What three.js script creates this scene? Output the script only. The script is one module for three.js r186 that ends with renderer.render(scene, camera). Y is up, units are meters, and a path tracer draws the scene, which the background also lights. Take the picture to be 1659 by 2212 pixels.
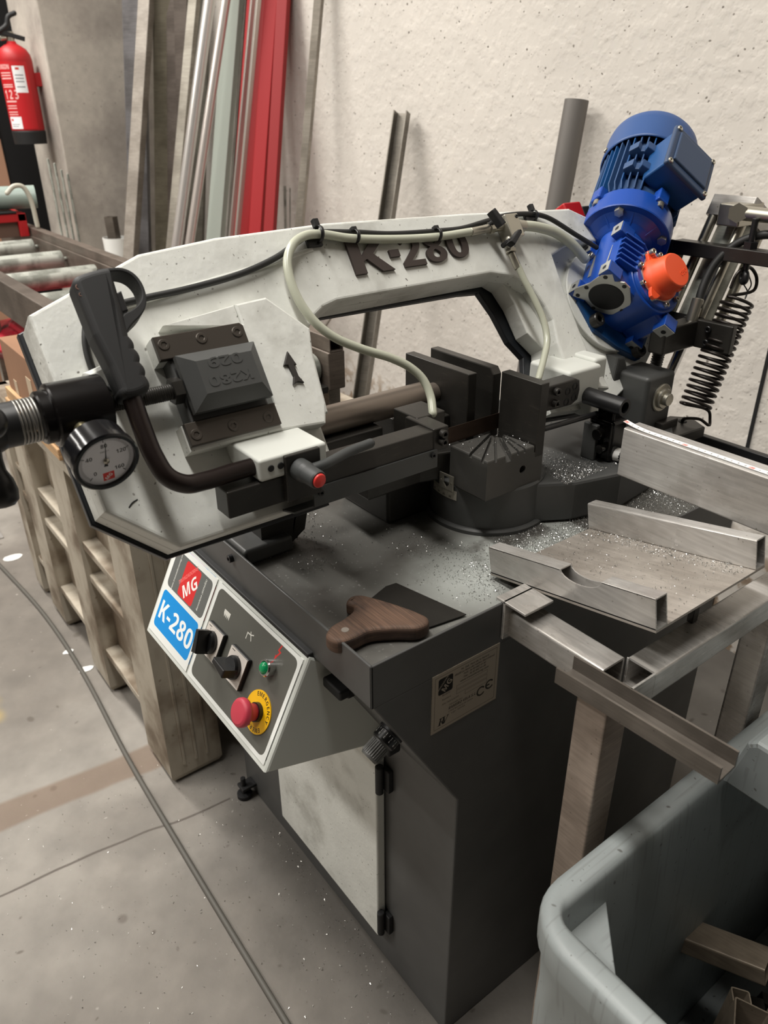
import * as THREE from 'three';
import { RoundedBoxGeometry } from 'three/addons/geometries/RoundedBoxGeometry.js';
import { mergeGeometries } from 'three/addons/utils/BufferGeometryUtils.js';
import { FontLoader } from 'three/addons/loaders/FontLoader.js';
import { TextGeometry } from 'three/addons/geometries/TextGeometry.js';
import { RectAreaLightUniformsLib } from 'three/addons/lights/RectAreaLightUniformsLib.js';
import { Brush, Evaluator, SUBTRACTION } from 'three-bvh-csg';

// ------------------------------------------------------------------ camera, light, exposure
const scene = new THREE.Scene();
scene.background = new THREE.Color(0x000000);
const renderer = new THREE.WebGLRenderer();
renderer.toneMapping = THREE.LinearToneMapping;
renderer.toneMappingExposure = 1.0;
renderer.shadowMap.enabled = true;
RectAreaLightUniformsLib.init();

const V = (x, y, z) => new THREE.Vector3(x, y, z);
const yaw = 0.64882, pitch = 0.48096, roll = -0.00597;      // phone held at 1.47 m, looking down on the saw
const camera = new THREE.PerspectiveCamera(67.30, 1659 / 2212, 0.05, 60);
{
  const cy = Math.cos(yaw), sy = Math.sin(yaw), cp = Math.cos(pitch), sp = Math.sin(pitch);
  const f = V(sy * cp, -sp, -cy * cp), r = V(cy, 0, sy), u = V().crossVectors(r, f);
  camera.position.set(0, 1.47, 0);
  camera.up.copy(u).multiplyScalar(Math.cos(roll)).addScaledVector(r, -Math.sin(roll));
  camera.lookAt(f.add(camera.position));
}
camera.focus = 1.15;
camera.userData.fStop = 6.5;

const LAMP_GAIN = 44;
const LAMPS = [ // x, z, length along z, width
  [0.05, -0.95, 2.0, 0.32, 1.15], [-1.9, -2.4, 2.4, 0.32, 1], [-0.1, -4.4, 2.4, 0.32, 1.7], [-4.0, -4.4, 2.4, 0.32, 1],
];
const LAMP_Y = 4.1, CEIL = 4.6;

// ------------------------------------------------------------------ helpers
let seed = 7;
const rnd = () => ((seed = (seed * 1664525 + 1013904223) >>> 0) / 4294967296);
const rr = (a, b) => a + (b - a) * rnd();
const used = {};
function numbered(n) { const k = used[n] = (used[n] ?? -1) + 1; return k ? n + '_' + String(k).padStart(3, '0') : n; }
function frame(O, X, Y) { const x = X.clone().normalize(), y = Y.clone().normalize(), z = V().crossVectors(x, y); return new THREE.Matrix4().makeBasis(x, y, z).setPosition(O); }
const WORLD = new THREE.Matrix4();
const up = V(0, 1, 0);
function boxUV(g) {
  const p = g.attributes.position, n = p.count, uv = new Float32Array(n * 2);
  const a = V(), b = V(), c = V();
  for (let i = 0; i < n; i += 3) {
    a.fromBufferAttribute(p, i); b.fromBufferAttribute(p, i + 1); c.fromBufferAttribute(p, i + 2);
    const nx = Math.abs((b.y - a.y) * (c.z - a.z) - (b.z - a.z) * (c.y - a.y)), ny = Math.abs((b.z - a.z) * (c.x - a.x) - (b.x - a.x) * (c.z - a.z)), nz = Math.abs((b.x - a.x) * (c.y - a.y) - (b.y - a.y) * (c.x - a.x));
    [a, b, c].forEach((q, k) => {
      const j = (i + k) * 2;
      if (nx >= ny && nx >= nz) { uv[j] = q.z; uv[j + 1] = q.y; } else if (ny >= nz) { uv[j] = q.z; uv[j + 1] = q.x; } else { uv[j] = q.x; uv[j + 1] = q.y; }
    });
  }
  g.setAttribute('uv', new THREE.BufferAttribute(uv, 2));
}
function prep(g) {
  let o = g.index ? g.toNonIndexed() : g;
  if (!o.attributes.normal) o.computeVertexNormals();
  if (g.userData.keepUV !== true) boxUV(o);
  for (const k of Object.keys(o.attributes)) if (!['position', 'normal', 'uv'].includes(k)) o.deleteAttribute(k);
  return o;
}
function fuse(gs) { const list = (Array.isArray(gs) ? gs.flat(3) : [gs]).map(prep); const g = list.length === 1 ? list[0].clone() : mergeGeometries(list); return g; }
function originOf(o) { const v = V(); for (let q = o; q && q !== scene; q = q.parent) v.add(q.position); return v; }
function part(name, gs, mat, parent, label) {
  const g = fuse(gs), o = originOf(parent); g.translate(-o.x, -o.y, -o.z);
  const m = new THREE.Mesh(g, mat); m.name = name; m.castShadow = m.receiveShadow = true;
  if (label) m.userData.label = label;
  parent.add(m); return m;
}
function thing(name, label, category, base = [0, 0, 0], group) {
  const o = new THREE.Group(); o.name = numbered(name); o.position.set(...base); o.userData = { label, category };
  if (group) o.userData.group = group;
  scene.add(o); return o;
}
function solo(name, gs, mat, label, category, group, kind) {
  const g = fuse(gs); g.computeBoundingBox(); const b = g.boundingBox, c = V((b.min.x + b.max.x) / 2, b.min.y, (b.min.z + b.max.z) / 2);
  g.translate(-c.x, -c.y, -c.z);
  const m = new THREE.Mesh(g, mat); m.name = numbered(name); m.position.copy(c); m.castShadow = m.receiveShadow = true;
  if (label) m.userData.label = label;
  if (category) m.userData.category = category;
  if (group) m.userData.group = group;
  if (kind) m.userData.kind = kind;
  scene.add(m); return m;
}
function struct(name, gs, mat) {
  const m = new THREE.Mesh(fuse(gs), mat); m.name = name; m.userData = { kind: 'structure' }; m.castShadow = m.receiveShadow = true; scene.add(m); return m;
}
function box(x0, x1, y0, y1, z0, z1, r = 0.002, F) {
  const w = Math.abs(x1 - x0), h = Math.abs(y1 - y0), d = Math.abs(z1 - z0), q = Math.min(r, w / 2.2, h / 2.2, d / 2.2);
  const g = q > 0 ? new RoundedBoxGeometry(w, h, d, 2, q) : new THREE.BoxGeometry(w, h, d);
  g.translate((x0 + x1) / 2, (y0 + y1) / 2, (z0 + z1) / 2);
  return F ? g.applyMatrix4(F) : g;
}
function shapeOf(poly, holes = []) {
  const s = new THREE.Shape(poly.map(([x, y]) => new THREE.Vector2(x, y)));
  for (const h of holes) s.holes.push(new THREE.Path(h.map(([x, y]) => new THREE.Vector2(x, y))));
  return s;
}
// straight prism of a polygon in the plane of frame F, from w0 to w1 along its normal, edges bevelled by b
function ext(poly, w0, w1, F = WORLD, b = 0.002, holes = [], seg = 2) {
  const s = poly instanceof THREE.Shape ? poly : shapeOf(poly, holes), d = w1 - w0;
  const bb = Math.min(b, d / 2.5);
  const g = new THREE.ExtrudeGeometry(s, { depth: d - 2 * bb, bevelEnabled: bb > 0, bevelThickness: bb, bevelSize: bb, bevelOffset: -bb, bevelSegments: seg, curveSegments: 16 });
  g.translate(0, 0, w0 + bb); return g.applyMatrix4(F);
}
const PLAN = new THREE.Matrix4().makeBasis(V(1, 0, 0), V(0, 0, -1), V(0, 1, 0));
const plan = (poly, y0, y1, b = 0.002, holes = []) => ext(poly.map(([x, z]) => [x, -z]), y0, y1, PLAN, b, holes.map((h) => h.map(([x, z]) => [x, -z])));
function toAxis(g, p0, p1) {
  const d = V().subVectors(p1, p0), l = d.length(); d.normalize();
  g.applyQuaternion(new THREE.Quaternion().setFromUnitVectors(up, d)); g.translate(p0.x, p0.y, p0.z); return g;
}
function rod(p0, p1, r0, r1 = r0, seg = 24, ch = 0.0012) {
  const l = p0.distanceTo(p1), c = Math.min(ch, r0 / 3, r1 / 3, l / 3);
  return lathe([[0, 0], [r0 - c, 0], [r0, c], [r1, l - c], [r1 - c, l], [0, l]], p0, p1, seg);
}
function lathe(prof, p0, p1, seg = 32) {
  const pts = []; // flat-shaded profile edges: double the points so that edges stay crisp
  const g0 = [];
  for (let i = 0; i + 1 < prof.length; i++) {
    const a = prof[i], b = prof[i + 1];
    g0.push(prep(new THREE.LatheGeometry([new THREE.Vector2(Math.max(a[0], 1e-5), a[1]), new THREE.Vector2(Math.max(b[0], 1e-5), b[1])], seg)));
  }
  return toAxis(mergeGeometries(g0), p0, p1);
}
function smoothLathe(prof, p0, p1, seg = 32) { return toAxis(new THREE.LatheGeometry(prof.map(([r, y]) => new THREE.Vector2(Math.max(r, 1e-5), y)), seg), p0, p1); }
function tube(pts, r, seg = 60, rad = 12, caps = true, tension = 0.5) {
  const v = pts.map((p) => Array.isArray(p) ? V(...p) : p), c = new THREE.CatmullRomCurve3(v, false, 'centripetal', tension);
  const out = [new THREE.TubeGeometry(c, seg, r, rad)];
  if (caps) for (const q of [v[0], v[v.length - 1]]) { const s = new THREE.SphereGeometry(r, 10, 8); s.translate(q.x, q.y, q.z); out.push(s); }
  return out;
}
// rectangular section bar (hollow when t > 0) between two points; side is roughly the direction of its width
function bar(p0, p1, w, h, t = 0, side = V(1, 0, 0), rad = 0.002, shape) {
  const d = V().subVectors(p1, p0), l = d.length(), z = d.normalize(), y = V().crossVectors(z, side).normalize(), x = V().crossVectors(y, z);
  let s = shape;
  if (!s) {
    const rect = (a, b, r) => { const q = new THREE.Shape(); q.moveTo(-a + r, -b); q.lineTo(a - r, -b); q.quadraticCurveTo(a, -b, a, -b + r); q.lineTo(a, b - r); q.quadraticCurveTo(a, b, a - r, b); q.lineTo(-a + r, b); q.quadraticCurveTo(-a, b, -a, b - r); q.lineTo(-a, -b + r); q.quadraticCurveTo(-a, -b, -a + r, -b); return q; };
    s = rect(w / 2, h / 2, rad); if (t > 0) s.holes.push(rect(w / 2 - t, h / 2 - t, Math.max(rad - t, 0.0004)));
  }
  const g = new THREE.ExtrudeGeometry(s, { depth: l, bevelEnabled: false, curveSegments: shape ? 20 : 4 });
  return g.applyMatrix4(new THREE.Matrix4().makeBasis(x, y, z).setPosition(p0));
}
// socket-head screw: head with hexagon recess, seated at p, pointing out along n
function screw(p, n, r = 0.005, h = 0.005, hex = 0.5) {
  const s = new THREE.Shape(); s.absarc(0, 0, r, 0, Math.PI * 2);
  const hole = new THREE.Path(); for (let i = 0; i < 6; i++) { const a = i * Math.PI / 3; hole[i ? 'lineTo' : 'moveTo'](r * hex * Math.cos(a), r * hex * Math.sin(a)); }
  s.holes.push(hole);
  const g = new THREE.ExtrudeGeometry(s, { depth: h, bevelEnabled: true, bevelSize: r * 0.12, bevelThickness: r * 0.12, bevelOffset: -r * 0.12, bevelSegments: 1, curveSegments: 10 });
  const q = new THREE.Quaternion().setFromUnitVectors(V(0, 0, 1), n.clone().normalize());
  g.applyQuaternion(q); g.translate(p.x, p.y, p.z);
  const base = new THREE.CylinderGeometry(r * hex * 1.1, r * hex * 1.1, h * 0.4, 12); base.rotateX(Math.PI / 2); base.translate(0, 0, h * 0.2); base.applyQuaternion(q); base.translate(p.x, p.y, p.z);
  return [g, base];
}
function hexNut(p, n, r, h) { const g = new THREE.CylinderGeometry(r, r, h, 6).toNonIndexed(); g.computeVertexNormals(); g.translate(0, h / 2, 0); g.applyQuaternion(new THREE.Quaternion().setFromUnitVectors(up, n.clone().normalize())); g.translate(p.x, p.y, p.z); return g; }

// ------------------------------------------------------------------ textures
const clamp = (v, a = 0, b = 1) => Math.min(b, Math.max(a, v));
const sstep = (a, b, v) => { const t = clamp((v - a) / (b - a)); return t * t * (3 - 2 * t); };
function noise2(per, sd) { // periodic value noise on a lattice of per x per cells, u and v in 0..1
  let s = sd * 9301 + 49297; const R = () => ((s = (s * 1664525 + 1013904223) >>> 0) / 4294967296);
  const g = new Float32Array(per * per); for (let i = 0; i < g.length; i++) g[i] = R();
  return (u, v) => {
    const x = u * per, y = v * per, xi = Math.floor(x), yi = Math.floor(y), fx = x - xi, fy = y - yi;
    const sx = fx * fx * (3 - 2 * fx), sy = fy * fy * (3 - 2 * fy), x0 = ((xi % per) + per) % per, x1 = (x0 + 1) % per, y0 = ((yi % per) + per) % per, y1 = (y0 + 1) % per;
    return (g[y0 * per + x0] * (1 - sx) + g[y0 * per + x1] * sx) * (1 - sy) + (g[y1 * per + x0] * (1 - sx) + g[y1 * per + x1] * sx) * sy;
  };
}
function fbm(base, oct, sd) { const ns = []; for (let i = 0; i < oct; i++) ns.push(noise2(base << i, sd + i * 17)); return (u, v) => { let a = 0, w = 0.5, t = 0; for (const n of ns) { a += n(u, v) * w; t += w; w *= 0.55; } return a / t; }; }
function dataTex(size, metres, fn, srgb = true) {
  const d = new Uint8Array(size * size * 4);
  for (let y = 0; y < size; y++) for (let x = 0; x < size; x++) {
    const c = fn(x / size, y / size), i = (y * size + x) * 4;
    if (typeof c === 'number') { d[i] = d[i + 1] = d[i + 2] = clamp(c) * 255; } else { d[i] = clamp(c[0]) * 255; d[i + 1] = clamp(c[1]) * 255; d[i + 2] = clamp(c[2]) * 255; }
    d[i + 3] = 255;
  }
  const t = new THREE.DataTexture(d, size, size); t.wrapS = t.wrapT = THREE.RepeatWrapping; t.magFilter = THREE.LinearFilter; t.minFilter = THREE.LinearMipmapLinearFilter; t.generateMipmaps = true;
  if (srgb) t.colorSpace = THREE.SRGBColorSpace;
  t.repeat.set(1 / metres, 1 / metres); t.needsUpdate = true; return t;
}
const mixc = (a, b, t) => [a[0] + (b[0] - a[0]) * t, a[1] + (b[1] - a[1]) * t, a[2] + (b[2] - a[2]) * t];
const shade = (c, k) => [c[0] * k, c[1] * k, c[2] * k];
const rgb = (r, g, b) => [r / 255, g / 255, b / 255];
// scatter of round-ish specks, periodic
function specks(n, rmin, rmax, sd) {
  let s = sd * 7919 + 13; const R = () => ((s = (s * 1664525 + 1013904223) >>> 0) / 4294967296);
  const N = 64, grid = Array.from({ length: N * N }, () => []);
  for (let i = 0; i < n; i++) { const p = [R(), R(), rmin + (rmax - rmin) * R() ** 3, R(), R() * Math.PI, 1 + R() * 1.5]; grid[Math.floor(p[1] * N) * N + Math.floor(p[0] * N)].push(p); }
  return (u, v) => {
    let best = 0; const cx = Math.floor(u * N), cy = Math.floor(v * N);
    for (let dy = -1; dy <= 1; dy++) for (let dx = -1; dx <= 1; dx++) for (const p of grid[((cy + dy + N) % N) * N + ((cx + dx + N) % N)]) {
      let ex = u - p[0], ey = v - p[1]; ex -= Math.round(ex); ey -= Math.round(ey);
      const a = ex * Math.cos(p[4]) + ey * Math.sin(p[4]), b = (-ex * Math.sin(p[4]) + ey * Math.cos(p[4])) * p[5];
      const q = 1 - Math.hypot(a, b) / p[2]; if (q > 0) best = Math.max(best, clamp(q * 2) * (0.5 + 0.5 * p[3]));
    }
    return best;
  };
}
function M(color, rough, metal = 0, o = {}) { return new THREE.MeshStandardMaterial({ color, roughness: rough, metalness: metal, side: THREE.DoubleSide, ...o }); }
const T = {};
{
  const f1 = fbm(4, 6, 3), f2 = fbm(9, 5, 11), sp = specks(900, 0.0008, 0.004, 5);
  T.cast = dataTex(1024, 0.55, (u, v) => { const k = sstep(0.52, 0.8, f1(u, v)) * (0.5 + f2(u, v)); let c = mixc(rgb(230, 231, 225), rgb(142, 140, 132), k * 0.55); c = shade(c, 0.96 + 0.08 * (f2(u, v) - 0.5)); return mixc(c, rgb(58, 52, 46), sp(u, v) * 0.75); });
  T.castBump = dataTex(512, 0.08, (u, v) => fbmA(u, v), false);
}
function fbmA(u, v) { fbmA.f ??= fbm(12, 4, 41); return fbmA.f(u, v); }
{
  const f1 = fbm(5, 5, 23), sp = specks(1600, 0.0006, 0.0022, 15);
  T.dark = dataTex(1024, 0.5, (u, v) => mixc(shade(rgb(80, 80, 79), 0.86 + 0.28 * f1(u, v)), rgb(176, 176, 170), sp(u, v) * 0.35 * sstep(0.4, 0.7, f1(v, u))));
  const g1 = fbm(5, 6, 61), g2 = specks(5200, 0.0008, 0.003, 77);
  const g3 = fbm(14, 4, 63);
  T.tray = dataTex(1024, 0.9, (u, v) => { // u along z (-0.9..0), v along x (0..0.9)
    const x = v * 0.9, z = u * 0.9 - 0.9, d = Math.hypot((x - 0.74) / 0.26, (z + 0.66) / 0.13), m = (1 - sstep(0.35, 1.25, d + 0.9 * (g1(u, v) - 0.5))) * sstep(0.30, 0.52, g3(u, v) * 0.5 + g1(v, u) * 0.5);
    let c = mixc(rgb(72, 69, 65), rgb(112, 112, 108), sstep(0.42, 0.68, g1(u, v)) * 0.7); c = mixc(c, rgb(176, 180, 176), m); return mixc(c, rgb(196, 198, 196), g2(u, v) * (0.45 + 0.3 * m)); });
}
{
  const n = noise2(256, 9), n2 = fbm(6, 5, 19), sp = specks(500, 0.001, 0.004, 33);
  const streak = (u, v) => n(u * 0.05, v) * 0.6 + n(u * 0.11 + 0.3, v * 0.5) * 0.4;
  T.steel = dataTex(1024, 0.5, (u, v) => mixc(shade(mixc(rgb(194, 191, 187), rgb(163, 159, 154), sstep(0.35, 0.75, n2(u, v))), 0.92 + 0.16 * streak(u, v)), rgb(60, 54, 48), sp(u, v) * 0.5));
  T.rough = dataTex(512, 0.5, (u, v) => 0.35 + 0.35 * n2(u, v) + 0.15 * streak(u, v), false);
  T.galv = dataTex(512, 0.3, (u, v) => shade(mixc(rgb(176, 178, 170), rgb(128, 130, 122), sstep(0.4, 0.7, n2(u, v))), 0.94 + 0.12 * streak(u, v)));
  T.blackmetal = dataTex(512, 0.3, (u, v) => mixc(shade(rgb(48, 46, 43), 0.8 + 0.4 * n2(u, v)), rgb(120, 112, 100), sp(u, v) * 0.4 + 0.16 * sstep(0.72, 0.9, streak(u, v))));
}
{
  const a = fbm(4, 4, 101), b = fbm(40, 4, 103), c = specks(900, 0.0012, 0.0042, 105), d = fbm(90, 2, 107);
  T.wall = dataTex(2048, 1.3, (u, v) => mixc(shade(rgb(208, 202, 194), 0.95 + 0.1 * a(u, v)), rgb(66, 58, 50), c(u, v) * 0.75));
  T.wallLow = dataTex(1024, 1.3, (u, v) => { const c0 = mixc(shade(rgb(208, 202, 194), 0.95 + 0.1 * a(u, v)), rgb(66, 58, 50), c(u, v) * 0.75); return mixc(c0, rgb(128, 104, 80), 0.75 * sstep(0.5, 0.66, b(u, v)) * (1 - sstep(0.2, 0.36, v + 0.16 * (a(u, v) - 0.5)))); });
  T.wallBump = dataTex(2048, 1.3, (u, v) => 0.75 * sstep(0.35, 0.72, b(u, v * 1)) + 0.3 * d(u, v) - 0.8 * c(u, v) + 0.1, false);
  const e = fbm(3, 6, 201), f = specks(700, 0.001, 0.006, 203);
  T.concrete = dataTex(1024, 1.0, (u, v) => mixc(shade(mixc(rgb(176, 168, 158), rgb(150, 142, 134), sstep(0.35, 0.7, e(u, v))), 0.94 + 0.12 * b(u, v)), rgb(96, 90, 84), f(u, v) * 0.5));
}
{ // floor, 4 m tile; the stains, crack and worn yellow paint lie where they are on this floor
  const a = fbm(5, 7, 301), b = fbm(60, 4, 303), c = specks(900, 0.0008, 0.005, 305), w = fbm(8, 4, 309), lt = specks(1500, 0.0004, 0.0013, 311);
  const seg = (px, py, ax, ay, bx, by) => { const dx = bx - ax, dy = by - ay, t = clamp(((px - ax) * dx + (py - ay) * dy) / (dx * dx + dy * dy)); return [Math.hypot(px - ax - t * dx, py - ay - t * dy), t]; };
  T.floor = dataTex(2048, 4, (u, v) => { // u along z, v along x (see boxUV)
    let z = u * 4, x = v * 4; if (x > 3) x -= 4; z -= 4; // z -4..0, x -1..3
    let col = shade(mixc(rgb(146, 141, 134), rgb(112, 106, 99), sstep(0.32, 0.72, a(u, v))), 0.9 + 0.2 * b(u, v));
    col = mixc(col, rgb(70, 62, 54), c(u, v) * 0.55);
    const wob = (w(u, v) - 0.5) * 0.12;
    const [ds] = seg(x, z, -0.6, -1.62, 0.42, -1.53); col = mixc(col, rgb(112, 92, 76), 0.62 * (1 - sstep(0.018, 0.034, Math.abs(ds + wob * 0.5 - 0.01))));
    const [dc] = seg(x, z + wob * 0.7, -0.4, -1.41, 0.5, -1.29); col = mixc(col, rgb(74, 66, 60), 0.75 * (1 - sstep(0.0015, 0.004, dc)));
    const [dy] = seg(x, z, 0.10, -2.25, 0.135, -1.63); col = mixc(col, rgb(190, 160, 84), 0.75 * (1 - sstep(0.03, 0.05, dy)) * sstep(0.42, 0.6, w(v * 2, u * 2)));
    const oil = sstep(0.25, 0.55, x + 0.18 * (w(u, v) - 0.5) - 0.05) * (1 - sstep(0.2, 0.9, Math.abs(z + 0.9))); col = mixc(col, shade(col, 0.72), oil);
    return mixc(col, rgb(225, 222, 215), lt(u, v) * 0.5);
  });
  T.floorBump = dataTex(1024, 1.0, (u, v) => 0.6 * b(u, v) + 0.4 * a(u, v), false);
}
{
  const a = fbm(4, 6, 401), s = noise2(200, 405), c = specks(500, 0.001, 0.006, 407);
  T.crate = dataTex(1024, 0.8, (u, v) => mixc(mixc(rgb(176, 167, 152), rgb(104, 90, 74), sstep(0.38, 0.70, a(u, v))), rgb(92, 76, 58), 0.10 * sstep(0.5, 0.9, s(u * 0.3, v * 0.1)) + c(u, v) * 0.4));
  T.bin = dataTex(1024, 0.7, (u, v) => mixc(shade(rgb(150, 156, 156), 0.92 + 0.16 * a(u, v)), rgb(58, 54, 50), c(u, v) * 0.6 + 0.25 * sstep(0.62, 0.85, a(v, u)) + 0.12 * sstep(0.7, 0.95, s(u, v * 0.05))));
  T.wood = dataTex(512, 0.25, (u, v) => shade(mixc(rgb(92, 70, 56), rgb(48, 36, 30), sstep(0.3, 0.75, a(u, v))), 0.8 + 0.4 * s(u * 0.05, v)));
  T.plank = dataTex(512, 0.5, (u, v) => shade(mixc(rgb(196, 160, 118), rgb(160, 124, 88), a(u, v)), 0.88 + 0.24 * s(u * 0.05, v)));
  T.card = dataTex(512, 0.6, (u, v) => shade(rgb(168, 132, 104), 0.9 + 0.2 * a(u, v)));
}
const mats = {
  cast: M(0xffffff, 0.5, 0, { map: T.cast, bumpMap: T.castBump, bumpScale: 0.0004 }),
  castPlain: M(0xd0d2cc, 0.5),
  panel: M(0xd2d5cf, 0.42),
  dark: M(0xffffff, 0.42, 0, { map: T.dark }),
  tray: M(0xffffff, 0.5, 0.15, { map: T.tray }),
  steel: M(0xffffff, 0.42, 0.4, { map: T.steel, roughnessMap: T.rough }),
  steelDull: M(0xd6d0c8, 0.55, 0.4, { map: T.steel }),
  galv: M(0xffffff, 0.5, 0.45, { map: T.galv }),
  chrome: M(0xd8d8d8, 0.16, 1),
  alu: M(0xbfbfbb, 0.42, 0.8),
  zinc: M(0xb4b0a4, 0.34, 0.9),
  blackMetal: M(0xffffff, 0.36, 0.3, { map: T.blackmetal }),
  black: M(0x1b1b1c, 0.38),
  blackMatt: M(0x161617, 0.62),
  rubber: M(0x20201f, 0.55),
  greyCast: M(0xe4e6e6, 0.46, 0, { map: T.dark }),
  gib: M(0x4a443e, 0.42, 0.5),
  blue: M(0x14449a, 0.36),
  blueDusty: M(0x284872, 0.55),
  blueDeep: M(0x14477c, 0.42),
  orange: M(0xf0562a, 0.5),
  red: M(0xa80e16, 0.5),
  redBright: M(0xe03a34, 0.4),
  pinkRed: M(0xc23a4c, 0.5),
  wall: M(0xffffff, 0.9, 0, { map: T.wall, bumpMap: T.wallBump, bumpScale: 0.0017 }),
  wallLow: M(0xffffff, 0.9, 0, { map: T.wallLow, bumpMap: T.wallBump, bumpScale: 0.0017 }),
  concrete: M(0xffffff, 0.88, 0, { map: T.concrete }),
  floor: M(0xffffff, 0.72, 0, { map: T.floor, bumpMap: T.floorBump, bumpScale: 0.0012 }),
  crate: M(0xffffff, 0.72, 0, { map: T.crate }),
  bin: M(0xffffff, 0.5, 0, { map: T.bin }),
  wood: M(0xffffff, 0.7, 0, { map: T.wood }),
  plank: M(0xffffff, 0.75, 0, { map: T.plank }),
  card: M(0xdcd0c8, 0.85, 0, { map: T.card }),
  white: M(0xe8e8e4, 0.5),
  hose: new THREE.MeshPhysicalMaterial({ color: 0xc6c8b6, roughness: 0.26, transmission: 0.18, thickness: 0, side: THREE.DoubleSide }),
  pipeGrey: M(0x8f9d96, 0.4),
  paleGreen: M(0xa9b3aa, 0.45),
  hall: M(0x9c968e, 0.9),
  hallDark: M(0x2c2a28, 0.9),
  ceiling: M(0xb0aca6, 0.9),
};
function canvasTex(w, h, draw) {
  const c = document.createElement('canvas'); c.width = w; c.height = h; const x = c.getContext('2d'); draw(x, w, h);
  const t = new THREE.CanvasTexture(c); t.colorSpace = THREE.SRGBColorSpace; t.anisotropy = 8; return t;
}
const printed = (tex, rough = 0.45, metal = 0) => M(0xffffff, rough, metal, { map: tex });
function sticker(u0, u1, v0, v1, w0, w1, F) { const g = new THREE.BoxGeometry(u1 - u0, v1 - v0, w1 - w0); g.translate((u0 + u1) / 2, (v0 + v1) / 2, (w0 + w1) / 2); g.applyMatrix4(F); g.userData.keepUV = true; return g; }
function disc(r, p, n, upv, seg = 48) { // flat printed disc facing n, its picture upright along upv
  const g = new THREE.CircleGeometry(r, seg), x = V().crossVectors(upv, n).normalize(), y = V().crossVectors(n, x);
  g.applyMatrix4(new THREE.Matrix4().makeBasis(x, y, n.clone().normalize()).setPosition(p)); g.userData.keepUV = true; return g;
}
function rrect(x, a, b, w, h, r) { x.beginPath(); x.moveTo(a + r, b); x.lineTo(a + w - r, b); x.quadraticCurveTo(a + w, b, a + w, b + r); x.lineTo(a + w, b + h - r); x.quadraticCurveTo(a + w, b + h, a + w - r, b + h); x.lineTo(a + r, b + h); x.quadraticCurveTo(a, b + h, a, b + h - r); x.lineTo(a, b + r); x.quadraticCurveTo(a, b, a + r, b); x.closePath(); }
const font = await new FontLoader().loadAsync('fonts/droid/droid_sans_bold.typeface.json');
function letters(txt, w, h, depth, F) { // raised lettering scaled into w x h at the frame origin
  const g = new TextGeometry(txt, { font, size: 1, depth: 1, curveSegments: 5, bevelEnabled: false }); g.computeBoundingBox(); const b = g.boundingBox;
  g.translate(-b.min.x, -b.min.y, 0); g.scale(w / (b.max.x - b.min.x), h / (b.max.y - b.min.y), depth); return g.applyMatrix4(F);
}

// ------------------------------------------------------------------ room shell
struct('floor', box(-6, 2.2, -0.2, 0, -9, 4, 0), mats.floor);
struct('wall_right', box(1.98, 2.2, 0.65, CEIL, -9, 4, 0), mats.wall);
struct('wall_right_base', box(1.98, 2.2, 0, 0.65, -9, 4, 0), mats.wallLow);
struct('wall_back', box(-6, 2.2, 0, CEIL, -9.2, -9, 0), mats.hall);
struct('wall_left', box(-6.2, -6, 0, CEIL, -9, 4, 0), mats.hall);
struct('wall_front', box(-6, 2.2, 0, CEIL, 4, 4.2, 0), mats.hallDark);
struct('ceiling', box(-6, 2.2, CEIL, CEIL + 0.2, -9, 4, 0), mats.ceiling);
struct('trim_1', box(1.974, 1.981, 0, CEIL, -0.957, -0.949, 0), mats.blackMatt);   // joint in the wall
for (const [x, z, l, w, k] of LAMPS) {
  const o = new THREE.Group(); o.name = numbered('ceiling_lamp'); o.position.set(x, LAMP_Y, z); o.userData = { kind: 'structure' }; scene.add(o);
  part('lamp_housing', [box(x - w / 2 - 0.03, x + w / 2 + 0.03, LAMP_Y + 0.012, LAMP_Y + 0.09, z - l / 2 - 0.03, z + l / 2 + 0.03, 0.004), rod(V(x, LAMP_Y + 0.08, z - l / 3), V(x, CEIL, z - l / 3), 0.008), rod(V(x, LAMP_Y + 0.08, z + l / 3), V(x, CEIL, z + l / 3), 0.008)], mats.white, o);
  const glow = M(0xffffff, 0.6, 0, { emissive: 0xfffbf4, emissiveIntensity: 2 });
  part('lamp_diffuser', box(x - w / 2, x + w / 2, LAMP_Y, LAMP_Y + 0.012, z - l / 2, z + l / 2, 0), glow, o);
  const L = new THREE.RectAreaLight(0xfffbf4, LAMP_GAIN * k, w, l); L.position.set(0, -0.012, 0); o.add(L); L.rotation.x = -Math.PI / 2;
}

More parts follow.
